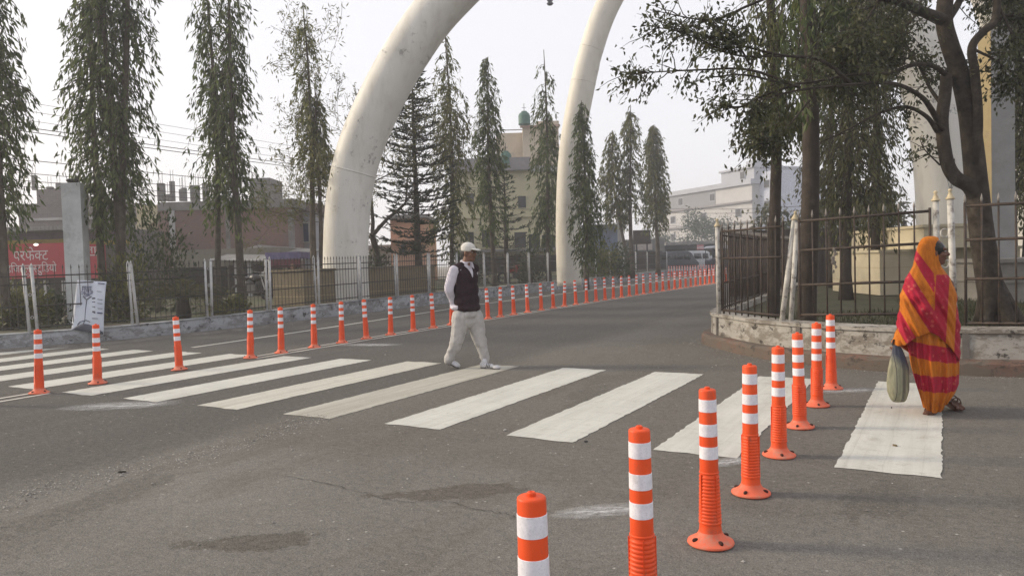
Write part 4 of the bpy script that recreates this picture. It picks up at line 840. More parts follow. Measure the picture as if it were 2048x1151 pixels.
# 3 brick building
bb = building('brick_building', 'two-storey dull brick building with a row of bare concrete columns on its flat roof', 'building', 318, 584, 418, 34, 8, brick)
slab(bb, 'concrete_band', 316, 590, 401, 418, 34, conc, -.06, 8.1); slab(bb, 'concrete_column', 340, 351, 418, 500, 34, conc_l, -.05, .1); slab(bb, 'concrete_column', 577, 588, 419, 500, 34, conc, -.05, .1); slab(bb, 'concrete_column', 452, 460, 419, 500, 34, conc, -.03, .1)
stubs(bb, [(320, 366, 402, 12, 1), (343, 362, 402, 8, 2.5), (338, 388, 402, 12, 1), (361, 378, 402, 6, 2), (367, 375, 402, 8, 1.2), (384, 370, 402, 8, 2), (393, 370, 402, 8, 2.4), (409, 366, 402, 9, 1.5), (430, 380, 402, 8, 1)], 34)
slab(bb, 'stair_head', 500, 541, 356, 404, 38, conc, -.05, 2)
a, b = fbox(345, 560, 497, 560, 31, 3, .3); mb = MB(); mb.bx(a, b); part('lower_wall', mb, mat('drab_plaster', (.19, .175, .145), .9, .15, 1.5, (.11, .1, .085), .4, 1), bb)
mb = MB(); x0, x1, za, zb = F(452, 592, 490, 522, 30); mb.add([(x0, 33.9, zb + .15), (x1, 33.9, zb - .15), (x1 + .3, 29.4, za - .05), (x0 - .5, 29.4, za + .1)], [(0, 1, 2, 3)]); mb.add([(x0, 33.9, zb + .11), (x1, 33.9, zb - .19), (x1 + .3, 29.4, za - .09), (x0 - .5, 29.4, za + .06)], [(3, 2, 1, 0)]); part('tin_roof', mb, tin, bb)
for px in (470, 497, 583): slab(bb, 'roof_post', px, px + 7, 520, 625, 29.6, conc_l, -.05, .1)
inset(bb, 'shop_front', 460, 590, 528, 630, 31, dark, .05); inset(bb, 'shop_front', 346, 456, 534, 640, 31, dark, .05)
# 4 cream house with slanted stair wall
cr = mat('cream_wall', (.42, .38, .27), .85, .12, 1, (.28, .25, .18), .4, 1)
ch_ = building('cream_house', 'cream house with open arcade and slanting stair wall beside the brick building', 'house', 276, 320, 410, 36, 7, cr)
for px in (281, 292, 303): inset(ch_, 'window', px, px + 7, 425, 462, 36, glass, .02, .08, cr)
x0, x1, za, zb = F(236, 318, 412, 492, 35.6); mb = MB(); mb.prism([(x0, za), (x0, za + .25), (x1, zb), (x1, zb - .5), (x0 + .8, za)], 35.5, 35.9); part('stair_wall', mb, cr, ch_)
mb = MB(); x0, x1, za, zb = F(232, 320, 478, 490, 34.5); mb.bx((x0, 33.8, za), (x1, 35.4, za + .12)); part('canopy', mb, mat('dark_canopy', (.05, .05, .055), .8), ch_)
# 5 pale building with the blue window
pb = building('pale_building', 'pale grey building with a blue window right of the brick building', 'building', 585, 628, 424, 36, 6, mat('pale_grey_wall', (.33, .33, .36), .8, .1))
slab(pb, 'parapet', 560, 630, 406, 424, 35.9, mat('maroon_grey', (.16, .12, .125), .9), -.1, 6); inset(pb, 'window', 589, 621, 444, 486, 36, mat('blue_pane', (.035, .055, .12), .3), .03, .1, conc_l)
# 6 awning stall
st_ = root('market_stall', (D(565, 560, 27).x, 27, .3), 'roadside stall with a faded violet and red awning behind the railing', 'stall'); x0, x1, za, zb = F(531, 602, 504, 518, 27)
mb = MB(); mb.bx((x0, 26.95, za), (x1, 28.6, zb)); part('awning', mb, mat('violet_awning', (.17, .145, .27), .8, .25, 4), st_); x0, x1, za, zb = F(540, 600, 518, 534, 27); mb = MB(); mb.bx((x0, 27, za), (x1, 27.04, zb)); part('valance', mb, mat('dull_red_cloth', (.16, .055, .075), .85, .3, 5), st_)
for px in (567, 600): slab(st_, 'stall_post', px, px + 8, 535, 625, 27.3, mat('stall_post', (.22, .19, .15), .8), 0, .12)
slab(st_, 'back_panel', 535, 602, 534, 630, 28.4, dark, 0, .05)
yp = mat('bamboo_panel', (.20, .17, .09), .9, .3, 6); x0, x1, za, zb = F(600, 632, 565, 622, 26.5); r_ = root('bamboo_screen', ((x0 + x1) / 2, 26.5, .3), 'yellowish bamboo screen standing behind the railing left of the near arch', 'screen'); mb = MB(); mb.bx((x0, 26.5, .3), (x1, 26.55, zb)); part('panel', mb, yp, r_); mb = MB(); mb.bx((x0 - .05, 26.46, zb), (x1 + .02, 26.58, zb + .06)); mb.bx((x0 - .05, 26.46, .3), (x0, 26.58, zb)); part('frame', mb, yp, r_)
# 7 salmon house
sm = mat('salmon_plaster', (.48, .27, .18), .85, .12, 1.2, (.34, .2, .14), .4, 1); sh_ = building('salmon_house', 'salmon plastered house behind the dark conifer', 'house', 782, 850, 436, 45, 7, sm)
slab(sh_, 'flat_roof', 776, 856, 430, 437, 45, conc, -.5, 7.2); inset(sh_, 'window', 800, 814, 486, 507, 45, glass, .03, .1, sm); inset(sh_, 'window', 826, 838, 452, 470, 45, glass, .03, .1, sm); slab(sh_, 'step_roof', 784, 846, 478, 481, 45, sm, -.8, .02)
lo = building('low_white_house', 'low whitish house between the salmon house and the near arch', 'house', 738, 786, 498, 48, 6, conc_l); slab(lo, 'tin_roof', 733, 788, 490, 499, 48, tin, -.6, 6.2)
# 8 cream-yellow block with green tanks
ye = mat('yellow_cream_wall', (.46, .43, .29), .85, .1, .8, (.33, .31, .22), .4, .9); bg_ = mat('beige_upper_wall', (.50, .43, .34), .85, .08, .8, (.38, .33, .26), .4, .9)
yb = building('apartment_block', 'yellow-cream apartment block with a beige upper storey behind the walking man', 'building', 908, 1122, 342, 52, 12, ye)
slab(yb, 'parapet', 898, 1060, 318, 343, 52, mat('grey_parapet', (.22, .21, .22), .85, .15, 2), -.5, 12.2); slab(yb, 'parapet', 1060, 1124, 332, 343, 52, conc_l, -.15, 12); slab(yb, 'upper_storey', 992, 1046, 266, 330, 55, bg_, 0, 8); slab(yb, 'upper_storey', 1046, 1118, 254, 334, 54, bg_, 0, 8); slab(yb, 'upper_storey', 1074, 1118, 242, 256, 54.5, bg_, 0, 6)
slab(yb, 'cornice', 1040, 1120, 250, 254, 53.9, mat('pinkish_trim', (.40, .28, .24), .8), -.1, .2); slab(yb, 'roof_railing', 988, 1046, 259, 261, 55, conc_l, 0, .05)
for px, p0, p1 in ((928, 462, 496), (962, 458, 496), (1027, 462, 498), (1052, 466, 498), (1082, 468, 500)): inset(yb, 'window', px, px + 30 if px > 1000 else px + 22, p0, p1, 52, glass, .03, .12, ye)
for px, p0, p1 in ((930, 385, 412), (958, 388, 412), (1034, 390, 418), (1076, 390, 418)): inset(yb, 'window', px, px + 20, p0, p1, 52, glass, .03, .12, ye)
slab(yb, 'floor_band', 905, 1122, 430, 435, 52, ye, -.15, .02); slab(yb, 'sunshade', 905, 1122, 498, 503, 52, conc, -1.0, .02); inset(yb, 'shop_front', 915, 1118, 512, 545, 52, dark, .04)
tankm = mat('green_tank_plastic', (.05, .12, .10), .6, .15, 3)
for px, py, Y, s_, lb in ((1049, 250, 53, 1., 'green water tank on top of the beige upper storey'), (1012, 330, 51.8, .95, 'green water tank on the lower roof of the yellow-cream block')):
    p = D(px, py, Y); r_ = root('water_tank', p, lb, 'water tank'); mb = MB(); mb.lathe([(0, 0)] + [(.42 * s_, .02 + .0 * q) for q in range(1)] + [q for i in range(5) for q in ((.43 * s_, .1 + i * .13), (.40 * s_, .13 + i * .13))] + [(.36 * s_, .78), (.2 * s_, .90), (.2 * s_, .95), (0, .95)], 20, p, False); part('tank', mb, tankm, r_, True); mb = MB(); mb.tube([p + Vector((0, 0, .9)), p + Vector((0, 0, 1.5))], .02, 5); mb.tube([p + Vector((-.15, 0, 1.2)), p + Vector((.15, 0, 1.2))], .015, 4); part('pipe', mb, iron, r_)
# 9 sheds, billboard and concrete pole near the far trees
bs = building('blue_shed', 'blue-grey sheeted shed right of the far arch', 'shed', 1188, 1240, 453, 62, 6, tinmat('blue_sheet', (.15, .19, .29))); slab(bs, 'roof', 1184, 1244, 449, 454, 62, mat('slate_blue', (.1, .11, .15)), -.4, 6.2)
ss = building('roadside_shop', 'low grey shop with a white fascia below the far billboard', 'shop', 1246, 1330, 478, 66, 6, conc); slab(ss, 'white_fascia', 1270, 1304, 487, 500, 65.9, mat('pale_fascia', (.45, .40, .37), .8), -.1, .05); inset(ss, 'shop_front', 1250, 1325, 503, 540, 66, dark, .05)
p = D(1241, 470, 50); r_ = root('concrete_pole', (p.x, 50, .2), 'square concrete pole beside the double-topped mast tree', 'pole'); mb = MB(); mb.bx((p.x - .17, 49.85, .1), (p.x + .17, 50.15, D(1241, 440, 50).z)); part('shaft', mb, conc_l, r_); mb = MB(); mb.bx((p.x - .22, 49.8, D(1241, 440, 50).z), (p.x + .22, 50.2, D(1241, 436, 50).z)); part('top_plate', mb, conc, r_)
x0, x1, za, zb = F(1266, 1301, 460, 488, 58); r_ = root('billboard', ((x0 + x1) / 2, 58, .2), 'dark blank billboard between the far mast trees', 'billboard'); mb = MB(); mb.bx((x0, 57.9, za), (x1, 58, zb)); part('panel', mb, mat('billboard_back', (.045, .036, .03), .8), r_)
for q in (.2, .8): mb = MB(); mb.tube([(x0 + (x1 - x0) * q, 58.05, .1), (x0 + (x1 - x0) * q, 58.05, za + .2)], .06, 6); part('leg', mb, iron, r_)
# 10 big pale building at the end of the road
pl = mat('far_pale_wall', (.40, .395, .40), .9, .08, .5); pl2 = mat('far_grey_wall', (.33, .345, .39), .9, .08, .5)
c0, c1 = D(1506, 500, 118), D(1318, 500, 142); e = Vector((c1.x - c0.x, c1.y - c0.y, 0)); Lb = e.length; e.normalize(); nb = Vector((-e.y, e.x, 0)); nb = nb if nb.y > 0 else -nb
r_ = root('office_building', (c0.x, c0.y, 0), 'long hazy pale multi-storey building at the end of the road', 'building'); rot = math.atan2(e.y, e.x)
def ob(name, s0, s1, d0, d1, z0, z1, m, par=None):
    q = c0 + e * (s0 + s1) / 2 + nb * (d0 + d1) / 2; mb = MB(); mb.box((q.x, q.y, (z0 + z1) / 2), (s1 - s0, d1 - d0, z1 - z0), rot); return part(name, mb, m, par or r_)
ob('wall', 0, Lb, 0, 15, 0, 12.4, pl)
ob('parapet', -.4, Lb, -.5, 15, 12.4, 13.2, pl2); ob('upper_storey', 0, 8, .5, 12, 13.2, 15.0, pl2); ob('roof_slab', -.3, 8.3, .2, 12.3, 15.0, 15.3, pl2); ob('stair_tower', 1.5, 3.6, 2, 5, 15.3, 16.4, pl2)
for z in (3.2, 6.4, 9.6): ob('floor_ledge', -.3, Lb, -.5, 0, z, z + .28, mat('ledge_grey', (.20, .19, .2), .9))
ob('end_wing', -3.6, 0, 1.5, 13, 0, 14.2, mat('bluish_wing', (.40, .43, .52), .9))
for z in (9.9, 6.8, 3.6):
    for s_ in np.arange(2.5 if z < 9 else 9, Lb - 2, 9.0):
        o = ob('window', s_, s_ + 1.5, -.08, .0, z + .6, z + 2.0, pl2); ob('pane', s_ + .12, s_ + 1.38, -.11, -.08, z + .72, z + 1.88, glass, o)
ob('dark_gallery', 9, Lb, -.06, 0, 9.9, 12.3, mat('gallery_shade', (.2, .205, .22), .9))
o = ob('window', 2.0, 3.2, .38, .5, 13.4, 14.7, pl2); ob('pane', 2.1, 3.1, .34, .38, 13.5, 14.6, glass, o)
for z in (11.6, 8.4, 5): 
    o = ob('window', -2.4, -1.1, 1.4, 1.5, z, z + 1.3, pl2); ob('pane', -2.3, -1.2, 1.36, 1.4, z + .1, z + 1.2, glass, o)
for i, (px, py0, Y, w_, lb) in enumerate(((1352, 484, 74, 46, 'row of low dark sheds with a pale roof line beyond the far bollards'), (1398, 482, 80, 60, 'dark tin-roofed shed left of the three-wheeler'))):
    s_ = building('tin_shed', lb, 'shed', px - w_ / 2, px + w_ / 2, py0 + 6, Y, 5, mat('shed_blue_grey', (.075, .08, .10), .9, .3, 1)); slab(s_, 'tin_roof', px - w_ / 2 - 3, px + w_ / 2 + 3, py0, py0 + 6, Y, tin, -1.2, 5); inset(s_, 'shop_front', px - w_ / 2 + 4, px + w_ / 2 - 4, py0 + 14, 545, Y, dark, .05)
x0, x1, za, zb = F(1394, 1407, 489, 499, 70); r_ = root('shop_sign', ((x0 + x1) / 2, 70, za), 'small faded pink sign above the far sheds', 'sign'); mb = MB(); mb.bx((x0, 69.9, za), (x1, 70, zb)); part('board', mb, mat('faded_pink', (.42, .2, .22), .8), r_); mb = MB(); mb.bx((x0, 69.88, za + .15), (x1, 69.9, za + .25)); part('stripe', mb, ltr, r_)
# hazy trees at the end of the road and behind the corner plot
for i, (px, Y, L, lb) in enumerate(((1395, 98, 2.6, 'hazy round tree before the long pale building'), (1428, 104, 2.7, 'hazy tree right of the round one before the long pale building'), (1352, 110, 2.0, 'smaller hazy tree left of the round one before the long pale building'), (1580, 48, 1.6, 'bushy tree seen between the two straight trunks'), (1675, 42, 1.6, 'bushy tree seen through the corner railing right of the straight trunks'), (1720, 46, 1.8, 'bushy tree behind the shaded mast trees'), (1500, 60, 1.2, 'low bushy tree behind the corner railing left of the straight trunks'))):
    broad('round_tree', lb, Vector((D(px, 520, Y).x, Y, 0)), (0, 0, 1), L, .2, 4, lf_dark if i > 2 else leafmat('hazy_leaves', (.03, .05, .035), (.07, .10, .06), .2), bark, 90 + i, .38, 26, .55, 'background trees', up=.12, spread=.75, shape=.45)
# white concrete column behind the left railing
p = D(153, 480, 17.3); r_ = root('concrete_column', (p.x, 17.3, .3), 'free-standing square concrete column with rags on top behind the poster', 'column'); zt_ = D(148, 367, 17.3).z
mb = MB(); mb.box((p.x, 17.3, (zt_ + .2) / 2), (.40, .40, zt_ - .2), R(10)); part('shaft', mb, mat('bluish_concrete', (.56, .58, .59), .85, .12, 3, (.40, .41, .41), .42, 2.5), r_)
mb = MB()
for q, h in ((-.12, .25), (.1, .16), (-.05, .12)): mb.tube([(p.x + q, 17.3, zt_ - .02), (p.x + q * 1.3, 17.25, zt_ + h)], .008, 4)
part('rebar', mb, iron, r_); mb = MB()
for i in range(5): mb.ell((p.x + .06 * math.sin(i * 2), 17.25 + .05 * math.cos(i * 3), zt_ + .03 + .01 * i), (.10, .09, .05))
put('rag', fuse(mb, .025, 2, off=r_.location), mat('dark_rag', (.03, .03, .03)), r_)
# overhead wires along the side street
def wire(px, py, Y, L0, L1, sag, rad, label):
    p = D(px, py, Y); a = p - U * L0; b = p + U * L1; pts = [a.lerp(b, i / 30) - Vector((0, 0, sag * (1 - (2 * i / 30 - 1) ** 2))) for i in range(31)]; mb = MB(); mb.tube(pts, rad, 4); solo('overhead_wire', mb, iron, label, 'wire', 'overhead wires', loc=a)
for i, (px, py) in enumerate(((110, 205), (110, 222), (110, 240), (110, 254), (110, 262))): wire(px, py, 26, 14, 62, .25, .007 if i < 3 else .014, '%s overhead wire from the top between the two leftmost mast trees' % ORD[i])
wire(110, 318, 24, 14, 60, .2, .012, 'thick lowest overhead wire running behind the concrete column')
for i, y in enumerate((365, 378, 388)): wire(330, y, 33.2, 14, 12, .1, .012, '%s of three thin wires in front of the roof columns of the brick building' % ('upper', 'middle', 'lower')[i] )
for i, (y0, y1) in enumerate(((416, 405), (424, 414), (450, 447))):
    a, b = D(1320, y0, 88), D(1700, y1, 60); mb = MB(); mb.tube([a.lerp(b, j / 16) - Vector((0, 0, .3 * (1 - (j / 8 - 1) ** 2))) for j in range(17)], .022, 4); solo('overhead_wire', mb, iron, '%s overhead wire crossing in front of the long pale building' % ('upper', 'middle', 'lower')[i], 'wire', 'overhead wires', loc=a)
# dark sheet hoarding behind the corner plot
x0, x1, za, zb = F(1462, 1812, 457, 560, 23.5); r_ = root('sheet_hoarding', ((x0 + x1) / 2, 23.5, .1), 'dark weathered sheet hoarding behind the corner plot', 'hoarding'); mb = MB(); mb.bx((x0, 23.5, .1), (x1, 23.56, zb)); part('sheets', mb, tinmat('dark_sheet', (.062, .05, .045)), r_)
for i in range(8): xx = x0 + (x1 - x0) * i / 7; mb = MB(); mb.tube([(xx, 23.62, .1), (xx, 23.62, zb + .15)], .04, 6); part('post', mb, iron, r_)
# poster tied to the railing
PY = at_v(180, wall_v(8.2) + .12).y; k = NT('poster_sheet'); co = k.pos(); pm = k.base(k.mix(k.ramp(k.noise(co, 3, 4), .35, .65), (.46, .50, .58), (.56, .59, .66)), .5)
po = root('poster', (D(180, 650, PY).x, PY, .3), 'pale blue health camp poster tied against the railing', 'poster'); n = 12; pv = []; pf = []
cs = [D(155, 560, PY), D(214, 563, PY), D(206, 668, PY - .25), D(143, 658, PY - .25)]; tb = po.location
for j in range(n + 1):
    for i in range(n + 1):
        s_, t = i / n, j / n; q = cs[0].lerp(cs[1], s_).lerp(cs[3].lerp(cs[2], s_), t); q = q + Vector((0, .02 * math.sin(s_ * 5 + t * 3) - .03 * math.sin(math.pi * t), 0)); pv.append(q)
for th, nm in ((0, 'sheet'),):
    mb = MB(); mb.add(pv, [(j * (n + 1) + i, (j + 1) * (n + 1) + i, (j + 1) * (n + 1) + i + 1, j * (n + 1) + i + 1) for j in range(n) for i in range(n)]); o = put(nm, evalmesh(mb.mesh(nm, tb), [('SOLIDIFY', dict(thickness=.008, offset=0))]), pm, po)
navy = mat('navy_print', (.035, .04, .12), .6); greyp = mat('grey_print', (.10, .11, .14), .6); YT = lambda py: PY - .25 * (py - 561) / 102 - .045
text(po, 'FREE', 174, 577, 12, YT(577), navy, wpx=19, thick=.004); text(po, 'CHECK-UP', 174, 585, 10, YT(585), navy, wpx=24, thick=.004); text(po, 'CAMP', 174, 590.5, 7, YT(590), navy, wpx=13, thick=.004)
def pline(name, pts, rad, m): mb = MB(); mb.tube([D(x, y, YT(y)) for x, y in pts], rad, 5); part(name, mb, m, po)
pline('stethoscope', [(166, 592), (173, 599), (173, 602), (171, 620), (169.5, 641), (166, 648), (158, 652), (155, 649), (160, 643), (172, 640), (180, 643)], .009, greyp); pline('stethoscope_tube', [(183, 592), (173, 599)], .009, greyp); pline('header_line', [(164, 572.5), (184, 573)], .006, greyp)
for i, y in enumerate((597, 605, 615, 624)):
    x0, x1, za, zb = F(184.5, 190.5, y - 2.5, y + 2.5, YT(y)); mb = MB(); mb.bx((x0, YT(y) - .003, za), (x1, YT(y), zb)); part('printed_icon', mb, greyp, po); pline('printed_line', [(195, y + 1), (205, y + 2)], .006 if i < 3 else .012, navy if i == 3 else greyp)
pline('printed_line', [(184, 636), (196, 636.5)], .006, greyp); pline('printed_line', [(194, 582), (203, 583)], .005, greyp); pline('printed_line', [(196, 566), (209, 567)], .010, navy)
mb = MB(); pts = [D(146 + 60 * i / 12, 659 - 14 * math.sin(math.pi * (i / 12) ** .8) + (i / 12) * 5, PY - .30) for i in range(13)] + [D(206, 668, PY - .31), D(143, 658.5, PY - .31)]; mb.add(pts, [tuple(range(len(pts)))]); put('dark_footer', evalmesh(mb.mesh('f', tb), [('SOLIDIFY', dict(thickness=.006, offset=0))]), mat('slate_print', (.07, .075, .10), .6), po)
# ------------------------------------------------------------------ people
from mathutils.bvhtree import BVHTree
skin = mat('brown_skin', (.16, .078, .048), .55, .12, 9); skin_d = mat('dark_brown_skin', (.13, .06, .04), .55, .12, 9); hairm = mat('grey_black_hair', (.03, .028, .027), .7, .4, 60)
lips = mat('lips', (.10, .035, .03), .5); eyew = mat('eye', (.30, .27, .25), .3); eyeb = mat('eye_dark', (.012, .009, .008), .3)
def head(mb, c, rz, s=1.):
    M_ = Matrix.Rotation(rz, 3, 'Z'); f = lambda x, y, z: c + M_ @ Vector((x, y, z)) * s
    mb.ell(f(-.015, 0, .03), (.097 * s, .076 * s, .098 * s), M_); mb.ell(f(.03, 0, -.035), (.062 * s, .060 * s, .082 * s), M_); mb.ell(f(.045, 0, -.085), (.042 * s, .044 * s, .030 * s), M_)
    mb.cap(f(.083, 0, .022), f(.110, 0, -.018), .010 * s, .017 * s); mb.ell(f(.098, 0, -.022), (.014 * s, .021 * s, .012 * s), M_)
    for q in (-1, 1):
        mb.ell(f(-.008, .076 * q, -.008), (.021 * s, .012 * s, .033 * s), M_); mb.ell(f(.062, .042 * q, -.022), (.028 * s, .022 * s, .022 * s), M_); mb.cap(f(.078, .05 * q, .032), f(.086, .012 * q, .030), .011 * s, .011 * s)
    mb.cap(f(.082, -.018, -.057), f(.082, .018, -.057), .011 * s, .011 * s); return f
def hand(mb, w_, d, n, s=1., curl=.7, side=1):
    """palm from wrist w_ along d with back normal n; four unequal bent fingers and a thumb"""
    d = d.normalized(); n = (n - d * n.dot(d)).normalized(); t = d.cross(n) * side; pk = w_ + d * .085 * s
    mb.cap(w_, w_ + d * .03 * s, .026 * s, .026 * s)
    for q in (-1, -.33, .33, 1): mb.cap(w_ + d * .02 * s + t * q * .016 * s, pk + t * q * .028 * s, .014 * s, .0125 * s, 8)
    for q, L in ((-1, .062), (-.33, .074), (.33, .079), (1, .070)):
        p = pk + t * q * .028 * s; dd = d
        for sg, fr in ((0, .45), (1, .32), (2, .25)):
            dd = (Matrix.Rotation(curl * (.7 + .3 * sg), 3, t * side) @ dd).normalized(); p2 = p + dd * L * fr * s; mb.cap(p, p2, .0092 * s, .0085 * s, 8); p = p2
    p = w_ + d * .03 * s + t * .026 * s; dd = (d * .75 + t * .65 - n * .3).normalized(); p2 = p + dd * .042 * s; mb.cap(p, p2, .013 * s, .0105 * s, 8); dd = (d * .9 - t * .1 - n * .5).normalized(); mb.cap(p2, p2 + dd * .03 * s, .0105 * s, .009 * s, 8)
def cloth(mb, voxel, off, folds=.012, fs=.12, it=3, marble=0):
    tx = bpy.data.textures.new('folds', 'MARBLE' if marble else 'CLOUDS'); tx.noise_scale = fs; tx.noise_depth = 2
    if marble: tx.turbulence = marble
    return evalmesh(mb.mesh('garment', off), [('REMESH', dict(mode='VOXEL', voxel_size=voxel)), ('SMOOTH', dict(factor=.6, iterations=it)), ('DISPLACE', dict(texture=tx, strength=folds, mid_level=.5, texture_coords='LOCAL')), ('SMOOTH', dict(factor=.4, iterations=1))])
def bvh(o): me = o.data; return BVHTree.FromPolygons([v.co for v in me.vertices], [tuple(p.vertices) for p in me.polygons])
def decal(name, o, rootloc, outline_fn, nu, nv, d, m, parent, off=.003, th=.003):
    """a thin sheet laid on the surface of o: grid points from outline_fn(s, t) in world space are dropped along d"""
    T = bvh(o); vs = []
    for j in range(nv + 1):
        for i in range(nu + 1):
            p = outline_fn(i / nu, j / nv) - rootloc; h = T.ray_cast(p - d * .6, d); vs.append((h[0] if h[0] is not None else p) - d * off)
    mb = MB(); mb.add(vs, [(j * (nu + 1) + i, j * (nu + 1) + i + 1, (j + 1) * (nu + 1) + i + 1, (j + 1) * (nu + 1) + i) for j in range(nv) for i in range(nu)])
    return put(name, evalmesh(mb.mesh(name), [('SOLIDIFY', dict(thickness=th, offset=0))]), m, parent)
# --- the walking man
YM = 9.97
def W(px, py, dy=0.): return D(px, py, YM + dy)
ml = Vector((W(937, 735).x, YM, 0)); man = root('person', ml, 'man in white cap, dark vest and pale baggy trousers striding across the crossing', 'person')
TF = R(-52); fwd = Vector((math.cos(TF), math.sin(TF), 0)); rt = Vector((fwd.y, -fwd.x, 0)); Mt = Matrix.Rotation(TF, 3, 'Z')
hc = W(938, 506); hz = R(-32)
mb = MB(); hf = head(mb, hc, hz, .98); ct = W(930, 540); SR, SL = ct + rt * .178, ct - rt * .145
mb.cap(hc - Vector((.01, 0, .03)), W(931, 533), .058, .062); mb.ell(W(930, 562), (.10, .16, .17), Mt); mb.ell(W(930, 605), (.10, .14, .16), Mt)
ER = W(897, 578, -.13) ; WR = W(907, 606, -.02); EL = SL + Vector((-.06, .10, -.26)); WL = W(918, 607, .16)
for a, b, c in ((SR, ER, WR), (SL, EL, WL)): mb.cap(a, b, .052, .042); mb.cap(b, c, .040, .028)
hand(mb, WR, (W(922, 612, .10) - WR), Vector((-.5, .3, .6)), 1, .5); hand(mb, WL, (W(930, 613, .16) - WL), Vector((0, .8, .3)), 1, .5, -1)
RH, RK, RAn = W(920, 634, -.06), W(915, 678, -.06), W(898, 722, -.03); LH, LK, LAn = W(948, 634, .06), W(958, 677, .05), W(971, 721, .0)
for a, b, c in ((RH, RK, RAn), (LH, LK, LAn)): mb.cap(a, b, .078, .056); mb.cap(b, c, .052, .036)
put('body', fuse(mb, .0075, 3, .5, ml), skin, man)
for q in (-1, 1):
    mb = MB(); mb.ell(hf(.076, .031 * q, .010), (.011, .014, .010), Matrix.Rotation(hz, 3, 'Z')); o = part('eye', mb, eyew, man, True); mb = MB(); mb.ell(hf(.085, .031 * q, .010), (.004, .006, .006), Matrix.Rotation(hz, 3, 'Z')); part('iris', mb, eyeb, o, True)
    mb = MB(); mb.cap(hf(.090, .048 * q, .038), hf(.098, .014 * q, .036), .005, .006, 6); part('eyebrow', mb, hairm, man)
mb = MB(); mb.cap(hf(.094, -.022, -.057), hf(.094, .022, -.057), .005, .005, 6); part('mouth', mb, lips, man)
mb = MB(); mb.ell(hf(-.045, 0, .005), (.078, .079, .065), Matrix.Rotation(hz, 3, 'Z')); put('hair', fuse(mb, .01, 1, off=ml), hairm, man)
mb = MB()
for q in (-1, 1):
    rg = [hf(.100 + .004 * abs(math.sin(a * .628)), .032 * q + .021 * math.cos(a * .628), .012 + .017 * math.sin(a * .628)) for a in range(11)]; mb.tube(rg, .0022, 5, False); mb.tube([hf(.100, .053 * q, .015), hf(.0, .081 * q, .012)], .002, 4)
mb.tube([hf(.102, -.011, .015), hf(.102, .011, .015)], .002, 4); part('spectacles', mb, mat('spectacle_frame', (.05, .035, .03), .4), man)
k = NT('striped_shirt'); X = k.xyz(k.pos()); q = k.math('SINE', k.math('MULTIPLY', k.math('ADD', X[0], k.math('MULTIPLY', X[1], .8)), 420.)); shirt = k.base(k.mix(k.ramp(q, .55, .85), (.60, .575, .62), (.36, .34, .47)), .85)
mb = MB(); mb.ell(W(929, 562), (.095, .15, .15), Mt); mb.ell(W(929, 600), (.10, .145, .13), Mt); mb.ell(W(923, 614, .0), (.13, .165, .055), Mt)
for a, b, c in ((SR, ER, WR), (SL, EL, WL)): mb.cap(a, b, .068, .060); mb.cap(b, c, .058, .040)
mb.cap(ct + rt * .05, SR, .06, .066); mb.cap(ct - rt * .05, SL, .06, .066); put('shirt', cloth(mb, .009, ml, .014, .14, 3, 7), shirt, man)
vest_m = mat('dark_knitted_vest', (.022, .009, .015), .95, .3, 30, bump=.5, bscale=220)
mb = MB(); mb.ell(W(932, 557), (.140, .178, .17), Mt); mb.ell(W(932, 580), (.150, .185, .17), Mt); mb.ell(W(933, 600), (.155, .188, .15), Mt); mb.ell(W(935, 614), (.155, .190, .085), Mt)
mb.cap(W(931, 531) + rt * .055, ct + rt * .150 + Vector((0, 0, .012)), .062, .066); mb.cap(W(931, 531) - rt * .055, ct - rt * .155 + Vector((0, 0, .012)), .062, .068); vest = put('vest', cloth(mb, .009, ml, .010, .10), vest_m, man)
nk = W(933, 526)
def vfn(s, t):
    half = .062 * (1 - t) + .002; return nk + Vector((0, 0, .015 - .205 * t)) + rt * (half * (1 - 2 * s)) + fwd * .1
decal('shirt_front', vest, ml, vfn, 6, 12, -fwd, shirt, man, .004, .004)
mb = MB()
for q in (-1, 1): mb.add([nk + rt * .012 * q + fwd * .088 + Vector((0, 0, -.045)), nk + rt * .062 * q + fwd * .03 + Vector((0, 0, .022)), nk + rt * .074 * q + fwd * .048 + Vector((0, 0, -.03)), nk + rt * .045 * q + fwd * .105 + Vector((0, 0, -.078))], [(0, 1, 2, 3)])
mb.tube([nk + (fwd * math.cos(a * .45) + rt * math.sin(a * .45)) * .066 + Vector((0, 0, .012 - .02 * math.cos(a * .45))) for a in range(1, 14)], .014, 6); put('collar', evalmesh(mb.mesh('c', ml), [('SOLIDIFY', dict(thickness=.006))]), shirt, man)
k = NT('pale_trousers'); co = k.pos(); trm = k.base(k.mix(k.ramp(k.noise(k.pos((1, 1, .4)), 14, 6, .7), .3, .7), (.33, .32, .31), (.48, .465, .45)), .9)
mb = MB(); mb.ell(W(933, 630), (.14, .168, .10), Mt); mb.ell(W(934, 642), (.13, .16, .10), Mt)
for a, b, c, z in ((RH, RK, RAn, -.03), (LH, LK, LAn, .0)): mb.cap(a, b, .120, .098); mb.cap(b, c + Vector((0, 0, .03)), .096, .066); mb.cap(b.lerp(c, .8), c + Vector((0, 0, .01)), .074, .062)
put('trousers', cloth(mb, .008, ml, .020, .16, 3, 7), trm, man)
shm = mat('white_shoe', (.50, .50, .52), .6, .12, 30, (.3, .29, .28), .35, 20); sole = mat('shoe_sole', (.10, .095, .09), .8)
